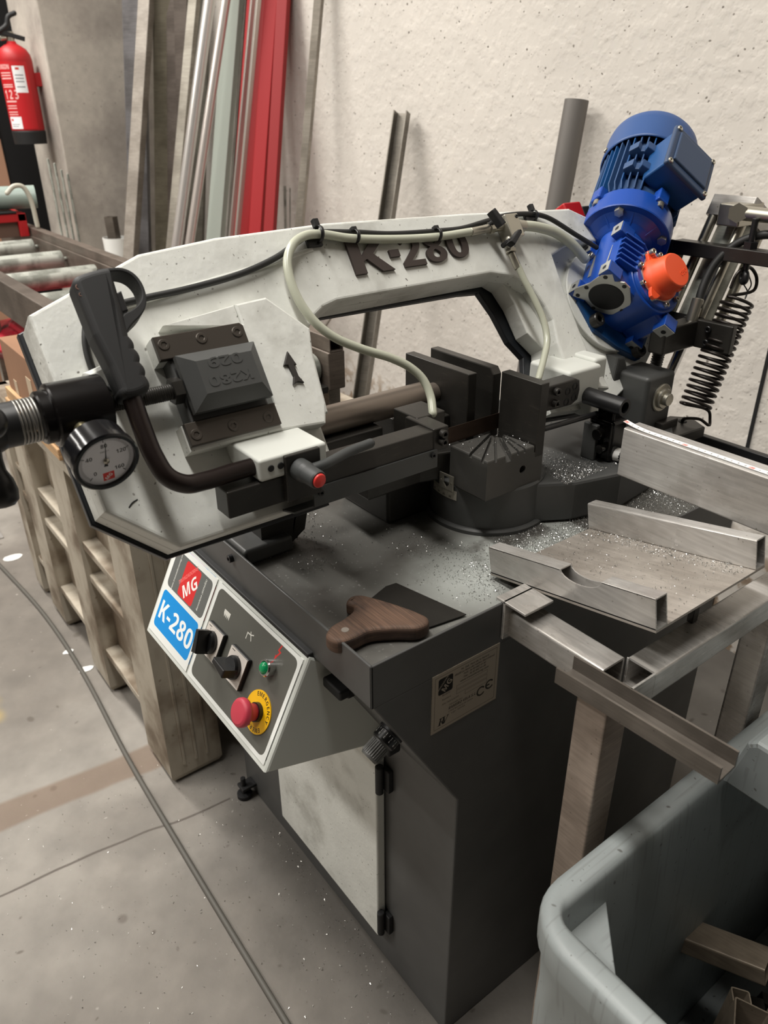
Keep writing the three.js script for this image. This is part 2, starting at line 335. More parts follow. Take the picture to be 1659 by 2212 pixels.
// ------------------------------------------------------------------ band saw
const saw = thing('band_saw', 'large white and anthracite metal-cutting band saw with a slanted control panel and a blue motor', 'band saw', [0.875, 0, -0.94]);
const ZR = -0.57, ZL = -1.31;
{ // cabinet
  const cab = part('cabinet', ext([[0.562, 0], [1.19, 0], [1.19, 0.838], [0.414, 0.838], [0.562, 0.584]], ZL, ZR, WORLD, 0.003), mats.dark, saw, 'anthracite painted sheet steel cabinet');
  const door = part('cabinet_door', box(0.543, 0.5615, 0.083, 0.62, -1.098, -0.742, 0.004), mats.cast, saw, 'off-white cabinet door');
  for (const y of [0.495, 0.128]) part('hinge', [rod(V(0.546, y - 0.03, -0.737), V(0.546, y + 0.03, -0.737), 0.007), box(0.552, 0.562, y - 0.024, y + 0.024, -0.737, -0.72, 0.002)], mats.blackMatt, door);
  part('levelling_foot', [rod(V(0.535, 0, -1.27), V(0.535, 0.012, -1.27), 0.018), rod(V(0.535, 0, -1.27), V(0.535, 0.06, -1.27), 0.006), box(0.525, 0.563, 0.028, 0.036, -1.285, -1.255, 0.002)], mats.blackMatt, saw);
  // rating plate
  const tex = canvasTex(1200, 980, (x, w, h) => {
    x.fillStyle = '#a79c8d'; x.fillRect(0, 0, w, h); x.strokeStyle = '#2c2824'; x.lineWidth = 5; x.strokeRect(50, 50, w - 100, h - 100);
    x.fillStyle = '#0d0c0b'; rrect(x, 105, 90, 250, 270, 36); x.fill();
    x.save(); x.translate(230, 225); x.rotate(-0.82); x.fillStyle = '#a79c8d'; x.textAlign = 'center'; x.font = 'bold italic 40px sans-serif'; x.fillText('TRONZADORAS', -6, -48); x.font = 'bold 130px sans-serif'; x.fillText('MG', 4, 72); x.restore();
    x.fillStyle = '#1c1917'; x.textAlign = 'center'; x.font = 'bold italic 42px sans-serif';
    ['Po. Ind. Font de la Parera', '08430 La Roca del Valles (Barcelona)', 'Telf.: 34 93 842 41 82', 'Fax.: 34 93 842 41 28', 'www.tronzadorasmg.com'].forEach((s, i) => x.fillText(s, 745, 118 + i * 50));
    x.lineWidth = 4; x.strokeRect(430, 350, 560, 60); x.strokeRect(430, 430, 560, 60); x.strokeRect(590, 510, 400, 60);
    x.textAlign = 'left'; x.font = '42px sans-serif'; x.fillText('Modelo', 175, 400); x.fillText('Numero', 175, 478); x.fillText('Año Fabricación', 175, 556);
    x.font = 'italic 38px sans-serif'; x.fillText('Fabricado por:', 300, 625); x.font = 'bold italic 62px sans-serif'; x.fillText('RAMIRO VILA S.L.', 290, 690); x.font = '38px sans-serif'; x.fillText('27400 Monforte de Lemos', 295, 740); x.fillText('Lugo - ESPAÑA', 350, 788);
    x.font = 'bold italic 170px serif'; x.fillText('R', 105, 890); x.fillText('V', 165, 890);
    x.lineWidth = 26; x.lineCap = 'round'; x.beginPath(); x.arc(890, 680, 68, 0.75, Math.PI * 2 - 0.75); x.stroke(); x.beginPath(); x.arc(1050, 640, 68, 0.75, Math.PI * 2 - 0.75); x.stroke(); x.beginPath(); x.moveTo(985, 640); x.lineTo(1040, 640); x.stroke();
  });
  const plate = part('rating_plate', sticker(0.5065, 0.625, 0.742, 0.838, ZR, ZR + 0.0012, WORLD), printed(tex, 0.42, 0.35), cab, 'metal rating plate with printed maker details');
  // tray on top
  const tray = part('chip_tray', [box(0.412, 0.416, 0.8365, 0.9006, ZL, ZR, 0.0015), box(0.412, 1.19, 0.8365, 0.9006, ZR - 0.004, ZR, 0.0015), box(0.412, 1.19, 0.8365, 0.9006, ZL, ZL + 0.004, 0.0015), box(1.186, 1.19, 0.8365, 0.9006, ZL, ZR, 0.0015)], mats.dark, saw);
  part('tray_floor', box(0.4155, 1.187, 0.868, 0.88, ZL + 0.003, ZR - 0.0035, 0.001), mats.tray, tray, 'oily tray floor dusted with metal chips');
  part('back_rail', [box(1.345, 1.36, 0.86, 0.902, -1.2, -0.2, 0.002), box(1.188, 1.347, 0.862, 0.874, -1.0, -0.96, 0.002), box(1.188, 1.347, 0.862, 0.874, -0.66, -0.62, 0.002)], mats.black, saw);
  for (const z of [-0.916]) part('rim_bolt', screw(V(0.412, 0.884, z), V(-1, 0, 0), 0.006, 0.006), mats.black, tray);
  part('latch', [box(0.418, 0.436, 0.79, 0.806, -0.69, -0.648, 0.004), box(0.432, 0.446, 0.785, 0.803, -0.688, -0.65, 0.004)], mats.blackMatt, saw);
  part('latch', [box(0.506, 0.53, 0.628, 0.646, -0.693, -0.66, 0.004)], mats.blackMatt, saw);
  // feed dial on the sloping skirt
  const nC = V(-0.863, -0.505, 0), c0 = V(0.4635, 0.753, -0.597);
  const at = (d) => c0.clone().addScaledVector(nC, d);
  const dialTex = canvasTex(1024, 128, (x, w, h) => { x.fillStyle = '#121213'; x.fillRect(0, 0, w, h); x.fillStyle = '#d9d9d6'; x.font = 'bold 44px sans-serif'; for (let i = 0; i < 12; i++) { x.fillRect(i * 85 + 8, 66, 6, 50); x.fillRect(i * 85 + 50, 88, 4, 28); x.fillText(String(i), i * 85, 56); } });
  const band = new THREE.CylinderGeometry(0.0172, 0.0172, 0.012, 40, 1, true); toAxis(band, at(0.004), at(0.02)); band.userData.keepUV = true; band.translate(nC.x * 0.006, nC.y * 0.006, 0);
  const dial = part('feed_dial', [lathe([[0, 0], [0.0185, 0], [0.0185, 0.003], [0.017, 0.004], [0.017, 0.017], [0.015, 0.019], [0, 0.019]], at(0), at(0.02), 40)], mats.black, saw);
  part('dial_scale', band, printed(dialTex, 0.35), dial);
  const kn = []; for (let i = 0; i < 26; i++) { const a = i / 26 * Math.PI * 2; const g = new THREE.BoxGeometry(0.0016, 0.02, 0.0016); g.translate(0.0132 * Math.cos(a), 0.031, 0.0132 * Math.sin(a)); kn.push(toAxis(g, c0, at(1))); }
  part('knurled_knob', [lathe([[0, 0.019], [0.0132, 0.019], [0.0132, 0.042], [0.0115, 0.045], [0, 0.045]], c0, at(1), 32), kn], M(0x6a6a68, 0.5, 0.4), dial);
}
{ // control panel
  const O = V(0.3255, 0.6835, -0.6957), PF = frame(O, V(0, 0, 1), V(0.4517, 0.8922, 0));
  const box0 = part('control_box', ext([[0.405, 0.841], [0.3255, 0.6835], [0.511, 0.627], [0.553, 0.62], [0.432, 0.822]], -1.106, -0.6957, WORLD, 0.004), mats.panel, saw, 'pale grey slanted control box');
  part('lid_strip', box(0.4035, 0.414, 0.8345, 0.844, -1.104, -0.698, 0.002), mats.blackMatt, box0);
  const W = 'rgb(232,234,230)', G = 'rgb(92,92,86)';
  const tBrand = canvasTex(592, 624, (x, w, h) => {
    x.fillStyle = W; x.fillRect(0, 0, w, h);
    x.fillStyle = 'rgb(100,102,100)'; rrect(x, 40, 36, w - 68, 250, 44); x.fill();
    x.fillStyle = 'rgb(214,44,46)'; rrect(x, 196, 46, 210, 232, 26); x.fill();
    x.save(); x.translate(300, 166); x.rotate(-0.82); x.textAlign = 'center'; x.fillStyle = 'rgb(240,120,116)'; x.font = 'bold italic 34px sans-serif'; x.fillText('TRONZADORAS', 0, -46); x.fillStyle = '#f4f2ee'; x.font = 'bold 118px sans-serif'; x.fillText('MG', 4, 66); x.restore();
    x.fillStyle = '#d2d2cc'; x.font = 'bold italic 22px sans-serif'; x.textAlign = 'center';
    x.save(); x.translate(120, 160); x.rotate(-Math.PI / 2); x.fillText('www.tronzadorasmg.com', 0, 0); x.restore();
    x.save(); x.translate(486, 160); x.rotate(-Math.PI / 2); x.fillText('Barcelona (ESPAÑA)', 0, 0); x.restore();
    x.fillStyle = 'rgb(0,142,220)'; rrect(x, 36, 318, w - 66, 256, 36); x.fill();
    x.fillStyle = '#f2f4f4'; x.font = 'bold 172px sans-serif'; x.save(); x.translate(w / 2 + 4, 508); x.scale(1.12, 1); x.textAlign = 'center'; x.fillText('K-280', 0, 0); x.restore();
  });
  part('brand_plate', sticker(-0.402, -0.254, 0.008, 0.168, 0, 0.0016, PF), printed(tBrand, 0.4), box0);
  const tCtl = canvasTex(960, 640, (x, w, h) => {
    x.fillStyle = W; x.fillRect(0, 0, w, h); x.fillStyle = G; rrect(x, 26, 24, w - 54, h - 50, 50); x.fill();
    x.fillStyle = '#dedcd4'; // saw-tooth sign
    x.save(); x.translate(186, 132); x.beginPath(); x.moveTo(-36, -20); x.lineTo(36, -20); x.lineTo(36, 2); for (let i = 3; i >= 0; i--) { x.lineTo(-36 + i * 18 + 16, 26); x.lineTo(-36 + i * 18, 2); } x.closePath(); x.fill(); x.restore();
    x.strokeStyle = '#dedcd4'; x.lineWidth = 7; // switch sign
    x.beginPath(); x.moveTo(436, 158); x.lineTo(436, 118); x.lineTo(470, 118); x.moveTo(462, 100); x.lineTo(490, 148); x.moveTo(470, 118); x.lineTo(500, 106); x.stroke();
    x.strokeStyle = '#d8302e'; x.lineWidth = 10; x.beginPath(); x.moveTo(762, 26); x.lineTo(748, 62); x.lineTo(768, 66); x.lineTo(744, 104); x.stroke(); x.fillStyle = '#d8302e'; x.beginPath(); x.moveTo(734, 92); x.lineTo(752, 106); x.lineTo(736, 124); x.closePath(); x.fill();
  });
  part('control_plate', sticker(-0.248, -0.008, 0.008, 0.168, 0, 0.0016, PF), printed(tCtl, 0.42), box0);
  const P = (s, t, w) => V(s, t, w).applyMatrix4(PF), n = V(0, 0, 1).transformDirection(PF);
  const swTex = (marks) => canvasTex(256, 256, (x) => { x.fillStyle = '#dcd4cc'; x.fillRect(0, 0, 256, 256); x.fillStyle = '#3a3632'; x.font = 'bold 26px sans-serif'; x.textAlign = 'center'; for (const [s, a, b] of marks) x.fillText(s, a, b); x.fillRect(24, 14, 46, 6); });
  [[-0.205, 0.086, [['1', 60, 50], ['0', 128, 46], ['2', 206, 130]], 0.25], [-0.131, 0.086, [['0', 128, 46], ['1', 214, 136]], 1.45]].forEach(([s, t, marks, ang]) => {
    const b = part('rotary_switch', box(s - 0.025, s + 0.025, t - 0.025, t + 0.025, 0.001, 0.0085, 0.002, PF), mats.black, box0);
    part('switch_plate', sticker(s - 0.0236, s + 0.0236, t - 0.0236, t + 0.0236, 0.008, 0.0093, PF), printed(swTex(marks), 0.5), b);
    const KF = PF.clone().multiply(new THREE.Matrix4().makeTranslation(s, t, 0)).multiply(new THREE.Matrix4().makeRotationZ(ang));
    part('switch_knob', [lathe([[0, 0.009], [0.0175, 0.009], [0.0175, 0.014], [0.0155, 0.018], [0, 0.018]], P(s, t, 0), P(s, t, 1), 36), ext([[-0.0065, -0.0165], [0.0065, -0.0165], [0.0045, 0.0185], [-0.0045, 0.0185]], 0.014, 0.037, KF, 0.002)], mats.black, b);
  });
  const lamp = part('signal_lamp', lathe([[0, 0], [0.0125, 0], [0.0125, 0.010], [0.0112, 0.012], [0.0092, 0.012], [0.0085, 0.006], [0, 0.006]], P(-0.064, 0.124, 0.0016), P(-0.064, 0.124, 1), 36), mats.chrome, box0);
  part('lamp_lens', smoothLathe([[0.0082, 0.005], [0.0078, 0.013], [0.006, 0.0155], [0.003, 0.0165], [0, 0.0168]], P(-0.064, 0.124, 0.0016), P(-0.064, 0.124, 1), 24), M(0x0c8a54, 0.25, 0, { emissive: 0x06a05a, emissiveIntensity: 0.12 }), lamp, 'green lens');
  const eTex = canvasTex(512, 512, (x) => {
    x.fillStyle = '#f4bd06'; x.fillRect(0, 0, 512, 512); x.fillStyle = '#141210'; x.font = 'bold 70px sans-serif'; x.textAlign = 'center';
    const arc = (s, mid, step) => { [...s].forEach((ch, i) => { const a = mid + (i - (s.length - 1) / 2) * step; x.save(); x.translate(256, 256); x.rotate(a); x.fillText(ch, 0, -186); x.restore(); }); };
    arc('EMERGENCY', 0.55, 0.265); arc('EMERGENCY', Math.PI + 0.35, 0.265);
  });
  const es = [-0.056, 0.060];
  const e0 = part('emergency_stop', lathe([[0, 0.001], [0.0302, 0.001], [0.0302, 0.0026], [0, 0.0026]], P(...es, 0), P(...es, 1), 48), M(0xf4bd06, 0.5), box0, 'red mushroom button on a yellow ring');
  part('emergency_ring', disc(0.0302, P(...es, 0.0031), n, V(0, 1, 0).transformDirection(PF)), printed(eTex, 0.5), e0);
  part('button_collar', lathe([[0, 0.003], [0.0135, 0.003], [0.0135, 0.009], [0, 0.009]], P(...es, 0), P(...es, 1), 32), mats.black, e0);
  part('button_head', smoothLathe([[0, 0.006], [0.0115, 0.007], [0.0125, 0.018], [0.0145, 0.0235], [0.0192, 0.0245], [0.0203, 0.028], [0.0198, 0.0325], [0.0172, 0.0352], [0.0155, 0.0346], [0.0148, 0.0362], [0, 0.0365]], P(...es, 0), P(...es, 1), 40), mats.pinkRed, e0);
}
// ---- turntable, vise, pivot
{
  const C = V(0.827, 0, -0.81);
  const tt = part('turntable', [lathe([[0, 0.879], [0.1, 0.879], [0.1, 0.886], [0.097, 0.889], [0.093, 0.889], [0.0925, 0.953], [0.0905, 0.956], [0, 0.956]], V(C.x, 0, C.z), V(C.x, 1, C.z), 72)], mats.greyCast, saw);
  part('pivot_arm', plan([[0.84, -0.724], [0.90, -0.688], [0.985, -0.666], [1.09, -0.68], [1.20, -0.715], [1.25, -0.75], [1.25, -0.88], [1.09, -0.905], [0.9, -0.885], [0.8, -0.83]], 0.883, 0.951, 0.005), mats.greyCast, saw);
  // half-round work table with the fan of saw slots
  let tb = new Brush(prepIdx(plan([[0.737, -0.7225], [0.856, -0.7225], [0.875, -0.75], [0.87, -0.803], [0.737, -0.803]], 0.952, 1.018, 0.0025)));
  tb.updateMatrixWorld(); const ev = new Evaluator(); ev.attributes = ['position', 'normal'];
  const apex = V(0.834, 0, -0.806);
  for (const [a, w, dp] of [[-64, 0.005, 0.006], [-53, 0.004, 0.006], [-44, 0.004, 0.006], [-33, 0.010, 0.012], [-22, 0.004, 0.007], [-13, 0.004, 0.007], [4, 0.009, 0.012]]) {
    const g = new THREE.BoxGeometry(w, dp * 2, 0.2); g.translate(0, 0, 0.1); g.rotateY(a * Math.PI / 180); g.translate(apex.x, 1.018, apex.z);
    const b = new Brush(prepIdx(g)); b.updateMatrixWorld(); tb = ev.evaluate(tb, b, SUBTRACTION); tb.updateMatrixWorld();
  }
  { const g = new THREE.CylinderGeometry(0.0065, 0.0065, 0.03, 16); g.rotateX(Math.PI / 2); g.translate(0.813, 0.985, -0.7225); const b = new Brush(prepIdx(g)); b.updateMatrixWorld(); tb = ev.evaluate(tb, b, SUBTRACTION); }
  part('slotted_table', tb.geometry, M(0xf0ece6, 0.42, 0.15, { map: T.dark }), saw);
  part('table_rear', [plan([[0.60, -1.0], [0.87, -1.0], [0.872, -0.814], [0.755, -0.814], [0.70, -0.83], [0.60, -0.83]], 0.954, 1.0, 0.003), box(0.66, 0.86, 0.88, 0.956, -0.99, -0.86, 0.006)], mats.blackMetal, saw);
  // angle scale on the turntable
  const scTex = canvasTex(512, 128, (x, w, h) => { x.fillStyle = '#b9b5a8'; x.fillRect(0, 0, w, h); x.fillStyle = '#26231f'; for (let i = 0; i < 22; i++) x.fillRect(8 + i * 23, 0, 4, i % 5 ? 40 : 66); x.font = 'bold 40px sans-serif'; ['60', '50', '45', '30'].forEach((s, i) => x.fillText(s, 20 + i * 118, 112)); });
  const arcG = new THREE.CylinderGeometry(0.0934, 0.0934, 0.016, 24, 1, true, -1.92, 0.62); arcG.translate(C.x, 0.938, C.z); arcG.userData.keepUV = true;
  const sc = part('angle_scale', arcG, printed(scTex, 0.4, 0.4), tt);
  const q = V(-0.997, 0, 0.07), pc = V(C.x + q.x * 0.0945, 0.958, C.z + q.z * 0.0945), PFq = frame(pc, V(q.z, 0, -q.x), up);
  part('scale_pointer', [ext([[-0.015, -0.013], [0.015, -0.013], [0.015, 0.013], [-0.015, 0.013]], 0, 0.0022, PFq, 0.0004, [[[-0.006, 0.009], [-0.006, -0.003], [0, -0.009], [0.006, -0.003], [0.006, 0.009]]]), screw(V(-0.011, 0, 0.002).applyMatrix4(PFq), q, 0.0022, 0.001), screw(V(0.011, 0, 0.002).applyMatrix4(PFq), q, 0.0022, 0.001)], mats.zinc, sc);
  // jaws
  part('fixed_jaw', [box(0.838, 0.856, 0.998, 1.114, -0.804, -0.722, 0.0015), box(0.856, 0.874, 1.0, 1.09, -0.80, -0.76, 0.002)], mats.blackMetal, saw);
  part('fixed_jaw', ext([[0.821, 0.99], [0.972, 0.99], [0.972, 1.114], [0.829, 1.114], [0.821, 1.104]], 0.838, 0.856, frame(V(0, 0, 0), V(0, 0, -1), up), 0.0015), mats.blackMetal, saw);
  part('movable_jaw', [box(0.786, 0.804, 1.0, 1.114, -0.975, -0.822, 0.0015), box(0.70, 0.786, 0.998, 1.04, -0.95, -0.86, 0.003)], mats.blackMetal, saw);
  part('vise_cylinder', [rod(V(0.52, 1.066, -0.9), V(0.762, 1.066, -0.9), 0.0215, 0.0215, 48), rod(V(0.76, 1.066, -0.9), V(0.787, 1.066, -0.9), 0.016)], M(0x857a70, 0.36, 0.6), saw, 'bare steel vise cylinder');
  part('cylinder_saddle', [box(0.50, 0.66, 0.955, 1.046, -0.93, -0.87, 0.004), rod(V(0.50, 1.066, -0.9), V(0.535, 1.066, -0.9), 0.027)], mats.blackMetal, saw);
  // casting foot and black chip deflector under the bow
  part('casting_foot', box(0.418, 0.50, 0.88, 0.906, -1.07, -0.885, 0.006), mats.greyCast, saw);
  part('deflector', [ext([[0.455, 0.883], [0.505, 0.883], [0.53, 0.975], [0.455, 0.985]], -0.905, -0.9, WORLD, 0.001), ext([[0.505, 0.884], [0.53, 0.9], [0.545, 0.97], [0.52, 0.98]], -0.93, -0.9, WORLD, 0.001), box(0.456, 0.52, 0.885, 0.98, -0.96, -0.905, 0.002)], mats.blackMetal, saw);
  // pivot
  const pv = part('pivot_block', [box(1.15, 1.232, 0.948, 1.054, -0.845, -0.75, 0.008), ext([[1.13, 1.03], [1.16, 1.03], [1.172, 1.05], [1.158, 1.078], [1.138, 1.08]], -0.85, -0.81, WORLD, 0.004)], mats.greyCast, saw);
  part('pivot_shaft', [lathe([[0, 0], [0.026, 0], [0.026, 0.003], [0.024, 0.004], [0.0185, 0.004], [0.0185, 0.008], [0.017, 0.01], [0.0115, 0.01], [0.0115, 0.018], [0.0105, 0.019], [0, 0.019]], V(1.195, 1.01, -0.7505), V(1.195, 1.01, 0), 40)], mats.zinc, pv);
  part('pivot_bush', rod(V(1.12, 1.02, -0.9), V(1.12, 1.02, -0.82), 0.03), mats.steel, pv);
  // length-stop clamp
  const st = part('stop_clamp', [box(0.998, 1.036, 0.952, 1.022, -0.752, -0.702, 0.006), box(1.004, 1.03, 1.0, 1.046, -0.742, -0.708, 0.004), rod(V(0.985, 0.998, -0.724), V(1.002, 0.998, -0.724), 0.0095), rod(V(0.985, 0.975, -0.716), V(1.002, 0.975, -0.716), 0.0075)], M(0x0e0d0c, 0.12, 0.3), saw, 'oil-blackened clamp');
  part('stop_tube', [lathe([[0.0085, 0], [0.0143, 0], [0.0143, 0.076], [0.009, 0.076], [0.0085, 0.02], [0, 0.02]], V(1.0, 1.052, -0.763), V(1.0, 1.052, 0), 28)], mats.black, st);
  part('clamp_plate', box(0.986, 0.995, 0.951, 1.013, -0.752, -0.725, 0.002), mats.greyCast, st);
  part('elbow_pipe', tube([[1.012, 0.985, -0.726], [1.012, 0.966, -0.724], [1.014, 0.963, -0.715], [1.018, 0.963, -0.698]], 0.0112, 24, 14), mats.white, st);
  part('elbow_hose', rod(V(1.017, 0.963, -0.70), V(1.022, 0.963, -0.678), 0.0098), mats.rubber, st);
}
function prepIdx(g) { const o = g.index ? g.toNonIndexed() : g; for (const k of Object.keys(o.attributes)) if (!['position', 'normal'].includes(k)) o.deleteAttribute(k); return o; }

// ---- saw bow: its plane leans back 34 degrees; u along the blade, v up the bow, w out of its face
const TILT = 34 * Math.PI / 180, BO = V(0, 1.031, -0.808), BF = frame(BO, V(1, 0, 0), V(0, Math.cos(TILT), -Math.sin(TILT)));
const B = (u, v, w) => V(u, v, w).applyMatrix4(BF), BN = V(0, 0, 1).transformDirection(BF), BE = V(0, 1, 0).transformDirection(BF);
{
  const top = [[1.148, 0.322], [0.898, 0.333], [0.634, 0.340], [0.463, 0.335], [0.355, 0.324], [0.208, 0.267], [0.213, 0.030], [0.281, -0.035]];
  const arm = [[0.515, -0.035], [0.516, 0.07], [0.534, 0.076], [0.540, 0.128], [0.544, 0.161], [0.553, 0.196], [0.568, 0.210], [0.584, 0.219], [0.610, 0.225]];
  const layer0 = [...top, ...arm, [0.888, 0.228], [0.938, 0.228], [0.955, 0.215], [0.966, 0.18], [0.970, 0.127], [0.992, 0.094], [0.977, 0.062], [0.955, 0.02], [0.955, -0.015], [1.10, -0.03], [1.22, 0.01], [1.31, 0.07], [1.34, 0.24], [1.25, 0.305]];
  const bow = part('saw_bow', [
    ext(layer0, -0.03, 0.002, BF, 0.002),
    ext([...top, ...arm, [0.888, 0.228], [0.911, 0.228], [0.956, 0.217], [0.989, 0.194], [1.003, 0.158], [1.008, 0.133], [1.000, 0.093], [0.998, 0.044], [0.986, 0.008], [1.058, -0.006], [1.066, 0.03], [1.063, 0.09], [1.061, 0.167], [1.064, 0.243], [1.13, 0.262], [1.20, 0.252], [1.208, 0.292]], -0.001, 0.03, BF, 0.0045, [], 3),
    ext([[0.323, 0.066], [0.443, 0.064], [0.510, 0.058], [0.520, 0.083], [0.524, 0.121], [0.528, 0.152], [0.537, 0.186], [0.49, 0.237], [0.444, 0.234], [0.444, 0.208], [0.324, 0.208], [0.324, 0.178], [0.449, 0.178], [0.449, 0.099], [0.323, 0.099]], 0.028, 0.054, BF, 0.003, [], 2),
    ext([[0.345, 0.222], [0.444, 0.234], [0.444, 0.206], [0.432, 0.206]], 0.028, 0.052, BF, 0.002),
    ext([[0.236, 0.095], [0.28, 0.095], [0.28, 0.18], [0.268, 0.19], [0.236, 0.182]], 0.028, 0.06, BF, 0.006),
    ext([[0.30, 0.255], [0.50, 0.282], [0.60, 0.300], [0.60, 0.306], [0.50, 0.29], [0.30, 0.262]], 0.028, 0.032, BF, 0.0015),
    rod(B(1.18, 0.15, -0.01), B(1.18, 0.15, 0.012), 0.097, 0.097, 64),
    ext([[0.985, 0.01], [1.058, -0.008], [1.052, 0.035], [0.997, 0.05]], -0.03, 0.05, BF, 0.004),
  ], mats.cast, saw, 'off-white cast bow with raised black lettering');
  part('saddle_block', [box(0.377, 0.471, 1.084, 1.1125, -0.835, -0.7355, 0.004), box(0.377, 0.471, 1.046, 1.086, -0.835, -0.772, 0.004)], mats.castPlain, bow);
  for (const x of [0.392, 0.405]) part('screw', screw(V(x, 1.099, -0.7357), V(0, 0, 1), 0.0042, 0.0008, 0.75), mats.blackMatt, bow);
  part('pivot_foot', [box(0.95, 1.03, 1.04, 1.10, -0.85, -0.762, 0.006), box(1.028, 1.06, 1.0, 1.105, -0.87, -0.775, 0.006)], mats.castPlain, bow);
  part('back_cover', ext([...top.slice(0, 5), [0.203, 0.270], [0.208, 0.027], [0.279, -0.040], [0.52, -0.040], ...arm.slice(2), [0.888, 0.223], [0.93, 0.22], [0.945, 0.18], [0.955, 0.127], [0.975, 0.094], [0.96, 0.06], [0.95, -0.02], [1.10, -0.035], [1.225, 0.005], [1.315, 0.068], [1.345, 0.24], [1.25, 0.308]], -0.044, -0.031, BF, 0.002), M(0x12161c, 0.4), bow, 'black blade guard cover behind the bow');
  const LF = (u, v, w) => BF.clone().multiply(new THREE.Matrix4().makeTranslation(u, v, w));
  // raised letters, one mesh each
  for (const [ch, u, v, w, h] of [['K', 0.654, 0.256, 0.070, 0.051], ['-', 0.724, 0.275, 0.018, 0.011], ['2', 0.744, 0.257, 0.042, 0.049], ['8', 0.792, 0.258, 0.040, 0.048], ['0', 0.838, 0.260, 0.042, 0.046]]) part('letter', letters(ch, w, h, 0.005, LF(u, v, 0.0295)), M(0x3a302c, 0.6), bow);
  part('blade_arrow', ext([[0.4905, 0.1605], [0.4965, 0.141], [0.4928, 0.1415], [0.4935, 0.126], [0.498, 0.116], [0.4895, 0.119], [0.482, 0.1165], [0.4865, 0.1265], [0.4845, 0.1425], [0.4785, 0.1435]], 0.053, 0.058, BF, 0.001), M(0x2c2825, 0.6), bow);
  for (const [v0, v1, c] of [[0.178, 0.207, 1], [0.071, 0.099, 0]]) {
    const p = part('gib_plate', ext(c ? [[0.324, v0], [0.441, v0], [0.441, v1 - 0.004], [0.437, v1], [0.324, v1]] : [[0.324, v0], [0.445, v0], [0.445, v1], [0.324, v1]], 0.053, 0.0615, BF, 0.001), mats.gib, bow);
    for (const u of [0.334, 0.382, 0.430]) part('screw', screw(B(u, c ? 0.1955 : 0.083, 0.0605), BN, 0.0072, 0.0014, 0.42), mats.gib, p);
  }
  const sl = part('slider', [ext([[0.335, 0.098], [0.440, 0.098], [0.440, 0.178], [0.335, 0.178]], 0.02, 0.056, BF, 0.003), ext([[0.337, 0.105], [0.440, 0.105], [0.440, 0.176], [0.337, 0.176]], 0.05, 0.09, BF, 0.0155, [], 1)], mats.greyCast, bow);
  for (const [s, v, w] of [['029', 0.148, 0.044], ['K280', 0.126, 0.056]]) { const R = BF.clone().multiply(new THREE.Matrix4().makeTranslation(0.388 + w / 2, v + 0.0135, 0.0893)).multiply(new THREE.Matrix4().makeRotationZ(Math.PI)); part('raised_number', letters(s, w, 0.0125, 0.0014, R), mats.greyCast, sl); }
  const th = []; for (let i = 0; i < 34; i++) th.push(lathe([[0.0088, 0], [0.0098, 0.0012], [0.0088, 0.0024]], B(0.246 + i * 0.0026, 0.14, 0.058), B(1, 0.14, 0.058), 18));
  part('tension_screw', [rod(B(0.24, 0.14, 0.058), B(0.336, 0.14, 0.058), 0.009), th], mats.blackMetal, bow);
  part('lock_nut', hexNut(B(0.324, 0.14, 0.058), V(1, 0, 0), 0.016, 0.012), mats.blackMetal, bow);
  part('scratch', tube([B(0.2405, 0.027, 0.0302), B(0.2455, 0.031, 0.031), B(0.252, 0.033, 0.0302)], 0.0008, 10, 6), mats.blackMatt, bow, 'curled black splinter');
}
